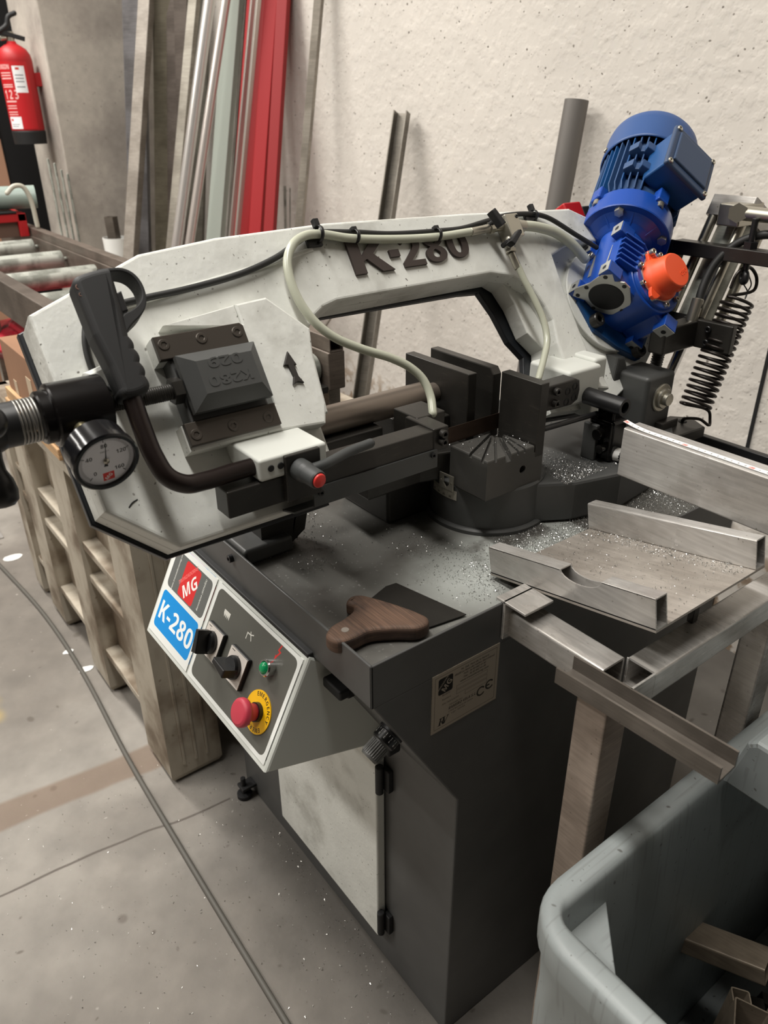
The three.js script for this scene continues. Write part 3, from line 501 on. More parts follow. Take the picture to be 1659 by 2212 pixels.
{ // blade tensioner with star handle, pressure gauge
  const ten = part('blade_tensioner', [lathe([[0, 0], [0.0335, 0], [0.0345, 0.001], [0.0345, 0.057], [0.033, 0.059], [0.031, 0.0595], [0.0285, 0.0595], [0.0285, 0.069], [0.027, 0.071], [0, 0.071]], B(0.2445, 0.14, 0.064), B(-1, 0.14, 0.064), 56)], M(0x1c1a1a, 0.22, 0.5), saw, 'glossy black cylinder');
  const sp = []; for (let i = 0; i < 6; i++) sp.push(new THREE.TorusGeometry(0.0225, 0.0017, 8, 40).rotateY(Math.PI / 2).translate(0.1705 - i * 0.0036, 0, 0));
  part('disc_springs', sp.map((g) => g.translate(0, 0, 0).applyMatrix4(BF.clone().multiply(new THREE.Matrix4().makeTranslation(0, 0.14, 0.064)))), M(0x8c8a86, 0.38, 0.85), ten);
  const arms = []; for (const a of [-100, -10, 80, 170]) { const t = a * Math.PI / 180, c = Math.cos(t), s = Math.sin(t); arms.push(smoothLathe([[0.0155, 0], [0.0115, 0.024], [0.0115, 0.036], [0.0155, 0.046], [0.017, 0.058], [0.015, 0.068], [0.009, 0.073], [0, 0.074]], B(0.117, 0.14 + s * 0.008, 0.064 + c * 0.008), B(0.11, 0.14 + s, 0.064 + c), 24)); }
  part('star_handle', [lathe([[0, 0], [0.0235, 0], [0.0235, 0.034], [0.022, 0.036], [0, 0.036]], B(0.1515, 0.14, 0.064), B(-1, 0.14, 0.064), 40), smoothLathe([[0.022, 0], [0.026, 0.01], [0.024, 0.03], [0, 0.036]], B(0.14, 0.14, 0.064), B(-1, 0.14, 0.064), 32), arms], mats.black, ten);
  const gd = V(0.035, -0.27, 0.96).normalize(), g0 = B(0.205, 0.14, 0.064).addScaledVector(gd, 0.041), gp = (d) => g0.clone().addScaledVector(gd, d);
  const gx = V(1, 0.06, 0).addScaledVector(gd, 0).normalize();
  const ga = part('pressure_gauge', lathe([[0, 0.026], [0.030, 0.026], [0.0325, 0.028], [0.0325, 0.05], [0.0342, 0.05], [0.0342, 0.058], [0.0325, 0.0595], [0.0295, 0.0595], [0.0295, 0.0545], [0, 0.0545]], g0, gp(1), 56), M(0x141416, 0.16), saw, 'black round pressure gauge');
  part('gauge_stem', [rod(gp(-0.012), gp(0.012), 0.0085), hexNut(gp(0.010), gd, 0.011, 0.010), rod(gp(0.018), gp(0.028), 0.009)], M(0xb9b08c, 0.25, 0.9), ga, 'brass-tinted stem nut');
  const tex = canvasTex(768, 768, (x) => {
    x.fillStyle = '#e6e6ec'; x.fillRect(0, 0, 768, 768); x.translate(384, 384);
    const A = (v) => (-225 + v / 160 * 270) * Math.PI / 180;
    x.strokeStyle = '#101010'; for (let v = 0; v <= 160; v += 2) { const a = A(v), b = v % 40 === 0; x.lineWidth = b ? 12 : 5; x.beginPath(); x.moveTo(Math.cos(a) * 352, Math.sin(a) * 352); x.lineTo(Math.cos(a) * (b ? 300 : 318), Math.sin(a) * (b ? 300 : 318)); x.stroke(); }
    x.strokeStyle = '#8e1c1c'; x.lineWidth = 22; x.beginPath(); x.arc(0, 0, 366, A(84), A(104)); x.stroke();
    x.fillStyle = '#101010'; x.font = 'bold 84px sans-serif'; x.textAlign = 'center'; for (const v of [0, 40, 80, 120, 160]) { const a = A(v); x.fillText(String(v), Math.cos(a) * 236, Math.sin(a) * 236 + 24); }
    x.font = '32px sans-serif'; x.fillText('EN837-1', 0, -140);
    x.fillStyle = '#dc3a34'; x.fillRect(-70, 196, 156, 130); x.save(); x.translate(8, 268); x.rotate(-0.7); x.fillStyle = '#eee'; x.font = 'bold 74px sans-serif'; x.fillText('MG', 0, 24); x.restore();
    x.fillStyle = '#101010'; x.save(); x.rotate(A(83) + Math.PI / 2); x.beginPath(); x.moveTo(-10, 0); x.lineTo(-3, -300); x.lineTo(3, -300); x.lineTo(10, 0); x.lineTo(30, 96); x.lineTo(-30, 96); x.closePath(); x.fill(); x.restore();
  });
  part('gauge_dial', disc(0.0294, gp(0.0552), gd, V(-0.06, 1, 0.28).normalize()), printed(tex, 0.35), ga, 'white dial with black scale');
  part('dial_hub', smoothLathe([[0.003, 0], [0.003, 0.002], [0, 0.0028]], gp(0.0553), gp(1), 16), mats.zinc, ga);
}
{ // feed handle with trigger grip
  const H = 0.092;
  const hd = part('feed_handle', tube([[0.385, 0.0262, 0.0815], [0.35, 0.0258, 0.083], [0.315, 0.0248, 0.086], [0.292, 0.0268, 0.089], [0.274, 0.040, H], [0.2675, 0.065, H], [0.266, 0.095, H], [0.267, 0.15, H]].map((p) => B(...p)), 0.0108, 90, 18), M(0x241c1a, 0.3, 0.4), saw, 'bent dark steel feed handle');
  const outline = new THREE.Shape();
  outline.moveTo(0.2445, 0.262); outline.quadraticCurveTo(0.2445, 0.2695, 0.2525, 0.272); outline.quadraticCurveTo(0.272, 0.277, 0.288, 0.2768); outline.lineTo(0.2885, 0.263);
  outline.lineTo(0.2865, 0.228); outline.quadraticCurveTo(0.2845, 0.213, 0.2825, 0.198);
  outline.quadraticCurveTo(0.2875, 0.19, 0.284, 0.183); outline.quadraticCurveTo(0.2895, 0.175, 0.2845, 0.167); outline.quadraticCurveTo(0.290, 0.158, 0.285, 0.151); outline.quadraticCurveTo(0.2895, 0.140, 0.2825, 0.1345);
  outline.quadraticCurveTo(0.270, 0.1295, 0.258, 0.1315); outline.quadraticCurveTo(0.2515, 0.1335, 0.2525, 0.142); outline.lineTo(0.251, 0.168); outline.lineTo(0.246, 0.205); outline.closePath();
  const grip = part('pistol_grip', ext(outline, H - 0.019, H + 0.017, BF, 0.0075, [], 5), mats.blackMatt, hd);
  const guard = new THREE.Shape(); guard.moveTo(0.275, 0.2768); guard.lineTo(0.295, 0.2765); guard.bezierCurveTo(0.312, 0.275, 0.319, 0.262, 0.3185, 0.247); guard.bezierCurveTo(0.3175, 0.228, 0.308, 0.2205, 0.296, 0.2135); guard.quadraticCurveTo(0.285, 0.2065, 0.280, 0.199);
  guard.lineTo(0.276, 0.215); guard.lineTo(0.287, 0.2235); guard.bezierCurveTo(0.303, 0.2275, 0.3135, 0.235, 0.3142, 0.247); guard.bezierCurveTo(0.3145, 0.26, 0.309, 0.2705, 0.295, 0.2722); guard.lineTo(0.275, 0.2725); guard.closePath();
  part('trigger_guard', ext(guard, H - 0.015, H + 0.013, BF, 0.0014, [], 3), mats.blackMatt, grip);
  part('trigger', ext([[0.285, 0.249], [0.2945, 0.252], [0.2945, 0.229], [0.2865, 0.227]], H - 0.008, H + 0.007, BF, 0.0015), mats.black, grip);
  for (const [u, v, r] of [[0.249, 0.2585, 0.0036], [0.2485, 0.250, 0.0024], [0.254, 0.2165, 0.0022]]) part('grip_screw', screw(B(u, v, H + 0.0145), V(-0.3, 0, 1).transformDirection(BF), r, 0.001, 0.6), M(0x6c5248, 0.4, 0.5), grip);
}
{ // blade, guides, guard
  part('saw_blade', box(0.655, 0.9, 1.0185, 1.0445, -0.8085, -0.8075, 0), M(0x5a4a40, 0.3, 0.8), saw, 'bare steel saw blade');
  const gb = part('blade_guide_beam', box(0.3345, 0.655, 1.0485, 1.083, -0.771, -0.7385, 0.002), mats.blackMetal, saw, 'black guide beam');
  part('blade_guard', [ext([[0.449, 1.029], [0.652, 1.029], [0.652, 1.054], [0.650, 1.056], [0.451, 1.056], [0.449, 1.054]], -0.7383, -0.736, WORLD, 0.0006), ext([[-0.736, 1.029], [-0.7375, 1.031], [-0.775, 1.021], [-0.775, 1.018]].map(([z, y]) => [-z, y]), 0.42, 0.652, frame(V(0, 0, 0), V(0, 0, -1), up), 0.0004)], M(0x4c4e4e, 0.45, 0.2), gb, 'grey sheet guard');
  for (const x of [0.459, 0.643]) part('screw', screw(V(x, x < 0.5 ? 1.0475 : 1.049, -0.7362), V(0, 0, 1), 0.004, 0.003), mats.black, gb);
  part('guide_block', [box(0.645, 0.672, 1.052, 1.086, -0.80, -0.737, 0.002), box(0.652, 0.705, 1.046, 1.087, -0.836, -0.782, 0.002), box(0.672, 0.69, 1.03, 1.06, -0.835, -0.79, 0.002)], mats.blackMetal, gb);
  for (const y of [1.0775, 1.0655]) part('screw', screw(V(0.659, y, -0.737), V(0, 0, 1), 0.0058, 0.008), mats.blackMetal, gb);
  const k = part('clamp_plate', box(0.409, 0.458, 1.050, 1.1105, -0.742, -0.7305, 0.0015), mats.blackMetal, gb);
  const k0 = V(0.427, 1.091, -0.731), kd = V(0.10, -0.08, 1).normalize(), kp = (d) => k0.clone().addScaledVector(kd, d);
  const lv = part('clamp_lever', [lathe([[0, 0], [0.0135, 0], [0.0135, 0.012], [0.012, 0.018], [0.0115, 0.036], [0.0105, 0.038], [0, 0.038]], k0, kp(1), 36), tube([kp(0.009), kp(0.009).add(V(0.03, 0.002, 0.002)), V(0.50, 1.0935, -0.731), V(0.535, 1.095, -0.7335)], 0.0062, 30, 12)], M(0x3c3e3e, 0.5), gb);
  part('lever_button', smoothLathe([[0.0088, 0.036], [0.0088, 0.0395], [0.0075, 0.0415], [0, 0.042]], k0, kp(1), 28), mats.redBright, lv, 'red end cap');
  const rg = part('right_blade_guide', ext([[0.87, 1.06], [0.93, 1.058], [0.944, 1.064], [0.947, 1.08], [0.944, 1.096], [0.935, 1.1], [0.87, 1.1]], -0.765, -0.737, WORLD, 0.002), mats.blackMetal, saw);
  for (const y of [1.089, 1.070]) part('screw', screw(V(0.889, y, -0.7375), V(0, 0, 1), 0.0062, 0.007), mats.blackMetal, rg);
  for (const [x, y] of [[0.918, 1.083], [0.934, 1.088], [0.917, 1.066], [0.934, 1.07]]) part('bolt_hole', lathe([[0.0042, 0], [0.006, 0], [0.006, 0.0012], [0.0042, 0.0012]], V(x, y, -0.7375), V(x, y, 0), 20), mats.blackMatt, rg);
  part('guard_rod', rod(V(0.868, 1.032, -0.738), V(1.0, 1.028, -0.738), 0.0045), mats.black, rg);
}
{ // coolant hoses, cable, valve
  const h = 0.047;
  const main = part('coolant_hose', tube([[0.684, 0.033, 0.050], [0.693, 0.058, h], [0.691, 0.084, h], [0.677, 0.105, h], [0.652, 0.124, h], [0.607, 0.147, h], [0.571, 0.171, h], [0.551, 0.196, h], [0.540, 0.225, h], [0.538, 0.26, h], [0.545, 0.286, h], [0.562, 0.306, h], [0.586, 0.317, 0.044], [0.613, 0.3185, 0.041], [0.659, 0.309, 0.039], [0.731, 0.301, 0.037], [0.818, 0.296, 0.037], [0.9, 0.2965, 0.04]].map((p) => B(...p)), 0.0062, 160, 14), mats.hose, saw, 'milky clear coolant hose');
  const v = part('coolant_valve', [box(0.955, 0.985, 0.272, 0.311, 0.032, 0.058, 0.002, BF), rod(B(0.930, 0.2975, 0.042), B(0.957, 0.298, 0.044), 0.0078), hexNut(B(0.928, 0.2975, 0.042), V(1, 0, 0), 0.0095, 0.008), rod(B(0.888, 0.2955, 0.040), B(0.93, 0.2975, 0.042), 0.0066), rod(B(0.984, 0.296, 0.046), B(1.004, 0.292, 0.046), 0.0092), rod(B(0.958, 0.276, 0.046), B(0.952, 0.25, 0.046), 0.0072), hexNut(B(0.9535, 0.256, 0.046), B(0.952, 0.25, 0).sub(B(0.958, 0.276, 0)), 0.0092, 0.006), rod(B(0.952, 0.25, 0.046), B(0.955, 0.222, 0.046), 0.0062)], mats.zinc, saw, 'nickel-plated two-way valve');
  for (const [q, tip] of [[[0.942, 0.302, 0.056], [[0.914, 0.312], [0.924, 0.316], [0.936, 0.29], [0.925, 0.286]]], [[0.952, 0.264, 0.056], [[0.957, 0.2765], [0.963, 0.271], [0.938, 0.2525], [0.930, 0.259]]]]) part('valve_lever', [ext(tip, 0.06, 0.074, BF, 0.002), rod(B(q[0] - 0.012, q[1], 0.044), B(q[0] - 0.012, q[1], 0.064), 0.004)], mats.blackMatt, v);
  for (const [u, w] of [[0.980, 0.305], [0.976, 0.279]]) part('screw', screw(B(u, w, 0.058), BN, 0.003, 0.001, 0.6), mats.blackMatt, v);
  part('coolant_hose', tube([[0.955, 0.226, h], [0.957, 0.206, h], [0.964, 0.168, h], [0.967, 0.13, h], [0.959, 0.098, h], [0.933, 0.068, 0.05], [0.905, 0.04, 0.052]].map((p) => B(...p)), 0.0055, 70, 14), mats.hose, saw, 'thin clear coolant hose');
  part('coolant_hose', tube([[0.998, 0.2935, 0.046], [1.03, 0.289, 0.045], [1.075, 0.275, 0.043], [1.108, 0.252, 0.04], [1.135, 0.225, 0.034]].map((p) => B(...p)), 0.0085, 50, 14), mats.hose, saw, 'thick clear coolant supply hose');
  part('control_cable', tube([[0.262, 0.15, 0.07], [0.254, 0.178, 0.04], [0.253, 0.205, 0.037], [0.258, 0.23, 0.037], [0.268, 0.248, 0.037], [0.295, 0.259, 0.037], [0.337, 0.264, 0.037], [0.392, 0.268, 0.037], [0.472, 0.278, 0.037], [0.534, 0.294, 0.038], [0.573, 0.311, 0.037], [0.604, 0.3225, 0.036], [0.665, 0.3195, 0.035], [0.736, 0.310, 0.035], [0.824, 0.306, 0.035], [0.876, 0.305, 0.036], [0.935, 0.312, 0.037], [0.985, 0.318, 0.037], [1.044, 0.315, 0.037], [1.072, 0.305, 0.04], [1.12, 0.266, 0.045], [1.154, 0.236, 0.05]].map((p) => B(...p)), 0.0042, 200, 10), mats.rubber, saw, 'black cable along the bow');
  const tie = (u, vv, r, w, big) => { const F = BF.clone().multiply(new THREE.Matrix4().makeTranslation(u, vv, w)).multiply(new THREE.Matrix4().makeRotationZ(-0.15)).multiply(new THREE.Matrix4().makeRotationY(Math.PI / 2)); const t = new THREE.TorusGeometry(r, 0.0013, 6, 28).scale(1, 1, 2.2).applyMatrix4(F); const out = [t, box(u - 0.0045, u + 0.0045, vv + r - 0.001, vv + r + (big ? 0.011 : 0.005), w - 0.004, w + 0.004, 0.001, BF)]; if (big) out.push(box(u - 0.02, u + 0.004, vv - r - 0.004, vv - r + 0.012, 0.03, 0.036, 0.001, BF)); return out; };
  part('cable_tie', tie(0.612, 0.319, 0.0105, 0.041, true), mats.black, saw); part('cable_tie', tie(0.672, 0.3105, 0.0088, 0.039), mats.black, saw);
  part('cable_tie', tie(0.823, 0.299, 0.0088, 0.038), mats.black, saw); part('cable_tie', tie(1.046, 0.313, 0.0085, 0.036, true), mats.black, saw);
}

{ // gear motor on the bow's right-hand wheel; a along the motor axis, b across it, c out of the bow
  const th = 43 * Math.PI / 180, MF = frame(B(1.197, 0.14, 0), V(Math.cos(th), 0, 0).addScaledVector(BE, Math.sin(th)), V(-Math.sin(th), 0, 0).addScaledVector(BE, Math.cos(th)));
  const Q = (a, b, c) => V(a, b, c).applyMatrix4(MF), D = V(1, 0, 0).transformDirection(MF), PP = V(0, 1, 0).transformDirection(MF), N = BN;
  const wb = 0.056, wc = 0.06;
  const gm = part('gear_motor', [
    ext([[-0.050, -0.062], [-0.02, -0.05], [0.03, -0.05], [0.06, -0.066], [0.068, -0.05], [0.054, -0.01], [0.056, 0.05], [0.056, 0.088], [-0.048, 0.088], [-0.052, 0.03], [-0.05, -0.02], [-0.058, -0.052]], 0.018, 0.098, MF, 0.004),
    rod(Q(0, 0, 0.016), Q(0, 0, 0.106), 0.058, 0.058, 56), rod(Q(0, 0, 0.1), Q(0, 0, 0.112), 0.0545, 0.0525, 56),
    rod(Q(-0.05, wb, wc), Q(0.08, wb, wc), 0.036, 0.040, 40),
  ], mats.blue, saw, 'blue gear motor');
  // ribs on the housing
  for (let i = 0; i < 6; i++) { const a = -0.02 + i * 0.012; part('housing_rib', ext([[0.018, 0.098], [0.088, 0.098], [0.088, 0.108], [0.05, 0.114], [0.03, 0.106]], a, a + 0.0035, frame(Q(0, 0, 0), PP, N), 0.0008), mats.blue, gm); }
  part('mounting_flange', [ext([[-0.085, -0.03], [-0.07, -0.085], [0.02, -0.09], [0.08, -0.06], [0.085, 0.04], [0.04, 0.085], [-0.06, 0.08], [-0.09, 0.03]], 0.002, 0.019, MF, 0.003)], mats.blueDeep, gm, 'darker blue mounting flange');
  for (const [a, b] of [[-0.074, 0.036], [-0.066, -0.07], [0.068, -0.056]]) part('flange_bolt', screw(Q(a, b, 0.019), N, 0.0125, 0.013, 0.5), mats.blackMetal, gm);
  // machined pads
  for (const [a, c] of [[-0.043, 0.022], [-0.043, 0.094], [0.05, 0.022], [0.05, 0.094]]) {
    const p = part('machined_pad', [ext([[-0.011, -0.011], [0.011, -0.011], [0.011, 0.011], [-0.011, 0.011]], 0, 0.0008, frame(Q(a, 0.1, c), D, N.clone().negate()), 0.0002, [[[-0.004, -0.004], [-0.004, 0.004], [0.004, 0.004], [0.004, -0.004]].map(([x, y]) => [x * 0.9, y * 0.9])])], mats.alu, gm);
    part('pad_block', box(a - 0.0118, a + 0.0118, 0.07, 0.0998, c - 0.0118, c + 0.0118, 0.002, MF), mats.blue, gm);
    part('pad_hole', disc(0.0042, Q(a, 0.101, c), PP, N, 20), mats.blackMatt, p);
  }
  for (const [b, c] of [[-0.055, 0.094], [-0.055, 0.022]]) { part('pad_block', box(-0.0668, -0.04, b - 0.014, b + 0.014, c - 0.014, c + 0.014, 0.002, MF), mats.blue, gm); const p = part('machined_pad', box(-0.068, -0.0665, b - 0.013, b + 0.013, c - 0.013, c + 0.013, 0.0004, MF), mats.alu, gm); part('pad_hole', disc(0.0045, Q(-0.0683, b, c), D.clone().negate(), N, 20), mats.blackMatt, p); }
  for (const [b, c] of [[-0.03, 0.115]]) part('pad_block', ext([[0.04, -0.05], [0.075, -0.055], [0.08, -0.03], [0.06, -0.01], [0.05, -0.02]], 0.085, 0.105, MF, 0.003), mats.blue, gm);
  part('type_plate', box(-0.022, 0.03, 0.0882, 0.0892, 0.036, 0.080, 0.0002, MF), mats.alu, gm);
  for (const [a, c] of [[0.018, 0.098]]) part('screw', screw(Q(0.034, 0.089, 0.03), PP, 0.006, 0.006), mats.zinc, gm);
  // worm end flange with black plug
  const ef = part('end_flange', [ext([[-0.040, -0.012], [-0.026, -0.034], [-0.006, -0.047], [0.006, -0.047], [0.026, -0.034], [0.046, -0.008], [0.047, 0.006], [0.036, 0.018], [0.044, 0.032], [0.028, 0.042], [-0.002, 0.040], [-0.03, 0.046], [-0.046, 0.036], [-0.036, 0.016]].map(([x, y]) => [x, y]), 0, 0.003, frame(Q(-0.052, wb, wc), N, PP.clone()).multiply(new THREE.Matrix4()), 0.0008)], mats.alu, gm, 'machined end flange with a black plug');
  part('plug', rod(Q(-0.050, wb, wc), Q(-0.0562, wb, wc), 0.0305, 0.0305, 44), mats.blackMatt, ef);
  for (const [x, y] of [[-0.036, -0.006], [0, -0.040], [0.041, 0], [-0.037, 0.032], [0.03, 0.034], [-0.012, 0.036]]) part('bolt_hole', disc(0.0038, Q(-0.0556, wb + y, wc + x), D.clone().negate(), N, 18), mats.blackMatt, ef);
  // round side cover, screws, orange cap
  const gk = []; for (let i = 0; i < 9; i++) { const a = i / 9 * Math.PI * 2 + 0.3; gk.push([a, 0.047]); }
  for (const [a, r] of gk) part('screw', screw(Q(r * Math.cos(a), r * Math.sin(a), 0.112), N, 0.0046, 0.006), mats.zinc, gm);
  part('gasket', lathe([[0.036, 0.1122], [0.043, 0.1122], [0.043, 0.1132], [0.036, 0.1132]], Q(0, 0, 0), Q(0, 0, 1), 9), mats.alu, gm);
  const lobes = []; for (const a of [0.95, 3.0, 5.05]) { const F2 = MF.clone().multiply(new THREE.Matrix4().makeRotationZ(a)); lobes.push(ext([[0.02, -0.018], [0.046, -0.0085], [0.0515, -0.004], [0.0515, 0.004], [0.046, 0.0085], [0.02, 0.018]], 0.113, 0.120, F2, 0.0015)); }
  const cap = part('orange_cap', [smoothLathe([[0.0385, 0.113], [0.0385, 0.119], [0.036, 0.121], [0.0325, 0.126], [0.0305, 0.148], [0.029, 0.1505], [0.0275, 0.151], [0, 0.151]], Q(0, 0, 0), Q(0, 0, 1), 48), lobes], mats.orange, gm, 'orange plastic cap');
  part('cap_number', letters('050', 0.019, 0.008, 0.0006, MF.clone().multiply(new THREE.Matrix4().makeTranslation(-0.004, -0.014, 0.151)).multiply(new THREE.Matrix4().makeRotationZ(-0.4))), mats.orange, cap);
  for (const a of [0.95, 5.05]) part('screw', screw(Q(0.046 * Math.cos(a), 0.046 * Math.sin(a), 0.12), N, 0.0058, 0.007), mats.zinc, cap);
  // adapter flange and bell
  const ax = (p, seg = 56) => lathe(p, Q(0, wb, wc), Q(1, wb, wc), seg);
  const fl = part('motor_flange', ax([[0.040, 0.066], [0.050, 0.074], [0.066, 0.082], [0.0775, 0.082], [0.0785, 0.084], [0.0785, 0.112], [0.0755, 0.114], [0.0755, 0.126], [0.06, 0.128]]), mats.blue, gm);
  for (let i = 0; i < 8; i++) { const a = i / 8 * Math.PI * 2 + 0.2; const F2 = MF.clone().multiply(new THREE.Matrix4().makeTranslation(0, wb, wc)).multiply(new THREE.Matrix4().makeRotationX(a)); part('flange_rib', ext([[0.068, 0.042], [0.082, 0.042], [0.082, 0.066]], -0.0016, 0.0016, F2, 0.0005), mats.blue, fl); }
  for (let i = 0; i < 4; i++) { const a = i / 4 * Math.PI * 2 + 0.62, r = 0.066, y = wb + r * Math.cos(a), z = wc + r * Math.sin(a); part('flange_bolt', [hexNut(Q(0.082, y, z), D.clone().negate(), 0.0085, 0.007)], mats.zinc, fl); }
  for (let i = 0; i < 4; i++) { const a = i / 4 * Math.PI * 2 - 0.05, F2 = MF.clone().multiply(new THREE.Matrix4().makeTranslation(0, wb, wc)).multiply(new THREE.Matrix4().makeRotationX(a)); part('body_lug', box(0.116, 0.144, 0.066, 0.0835, -0.0115, 0.0115, 0.003, F2), mats.blue, fl); part('screw', screw(V(0.116, 0.076, 0).applyMatrix4(F2), D.clone().negate(), 0.0066, 0.01), mats.zinc, fl); }
  part('motor_body', ax([[0.07, 0.126], [0.0665, 0.13], [0.0665, 0.275], [0.05, 0.275]]), mats.blueDusty, gm);
  for (let i = 0; i < 40; i++) {
    const a = i / 40 * Math.PI * 2 + 0.03; if (Math.abs(Math.atan2(Math.sin(a - Math.PI / 2), Math.cos(a - Math.PI / 2))) < 0.55) continue;
    const F2 = MF.clone().multiply(new THREE.Matrix4().makeTranslation(0, wb, wc)).multiply(new THREE.Matrix4().makeRotationX(a));
    part('cooling_fin', ext([[0.128, 0.065], [0.268, 0.065], [0.268, 0.0795], [0.146, 0.0795], [0.134, 0.072]], -0.0013, 0.0013, F2, 0.0005, [], 1), i % 3 ? mats.blueDusty : mats.blueDeep, gm);
  }
  const fc = part('fan_cover', [smoothLathe([[0.0815, 0.258], [0.0835, 0.2585], [0.0845, 0.262], [0.0845, 0.312], [0.0825, 0.326], [0.077, 0.335], [0.068, 0.338], [0, 0.339]], Q(0, wb, wc), Q(1, wb, wc), 64)], M(0x274a80, 0.45), gm, 'dusty blue fan cover');
  for (const a of [1.3, 2.9, -0.3]) part('screw', screw(Q(0.268, wb + 0.0845 * Math.cos(a), wc + 0.0845 * Math.sin(a)), PP.clone().multiplyScalar(Math.cos(a)).addScaledVector(N, Math.sin(a)), 0.005, 0.003), mats.zinc, fc);
  for (const a0 of [0.165, 0.212]) { const F2 = MF.clone().multiply(new THREE.Matrix4().makeTranslation(0, wb, wc)).multiply(new THREE.Matrix4().makeRotationX(0.78)); part('foot_lug', [ext([[-0.024, 0.07], [0.024, 0.07], [0.024, 0.083], [0.008, 0.094], [0.003, 0.085], [-0.003, 0.085], [-0.008, 0.094], [-0.024, 0.083]].map(([z, y]) => [y, z]), a0, a0 + 0.016, F2.clone().multiply(frame(V(0, 0, 0), V(0, 1, 0), V(0, 0, 1))), 0.0015)], mats.blueDusty, gm); }
  const tb = part('terminal_box', [box(0.15, 0.232, wb - 0.046, wb + 0.046, wc + 0.06, wc + 0.112, 0.004, MF)], mats.blueDeep, gm, 'square terminal box');
  part('box_lid', [box(0.142, 0.238, wb - 0.051, wb + 0.051, wc + 0.112, wc + 0.122, 0.004, MF), ext([[0.156, wb - 0.04], [0.224, wb - 0.04], [0.224, wb + 0.04], [0.156, wb + 0.04]], wc + 0.12, wc + 0.126, MF, 0.0024)], M(0x31435f, 0.5), tb);
  for (const [a, b] of [[0.149, 0.044], [0.231, 0.044], [0.149, -0.044], [0.231, -0.044]]) part('screw', screw(Q(a, wb + b, wc + 0.122), N, 0.0048, 0.002), mats.zinc, tb);
  part('cable_gland', [smoothLathe([[0.016, 0], [0.018, 0.006], [0.018, 0.02], [0.011, 0.03], [0, 0.031]], Q(0.215, wb - 0.03, wc + 0.09), Q(1.2, wb - 0.5, wc + 0.09), 24)], M(0x6a6258, 0.55), tb);
  // red limit switch at the top of the bow
  const ls = part('limit_switch', box(1.262, 1.33, 0.315, 0.352, -0.075, -0.03, 0.004, BF), mats.black, saw, 'black limit switch with a red cover');
  part('switch_cover', [box(1.215, 1.264, 0.318, 0.362, -0.077, -0.03, 0.004, BF)], mats.red, ls);
  for (const v of [0.34]) part('screw', screw(B(1.222, 0.362, -0.05), BE, 0.003, 0.001), mats.zinc, ls);
  part('switch_bracket', box(1.20, 1.33, 0.30, 0.318, -0.075, -0.03, 0.003, BF), mats.blackMatt, ls);
}
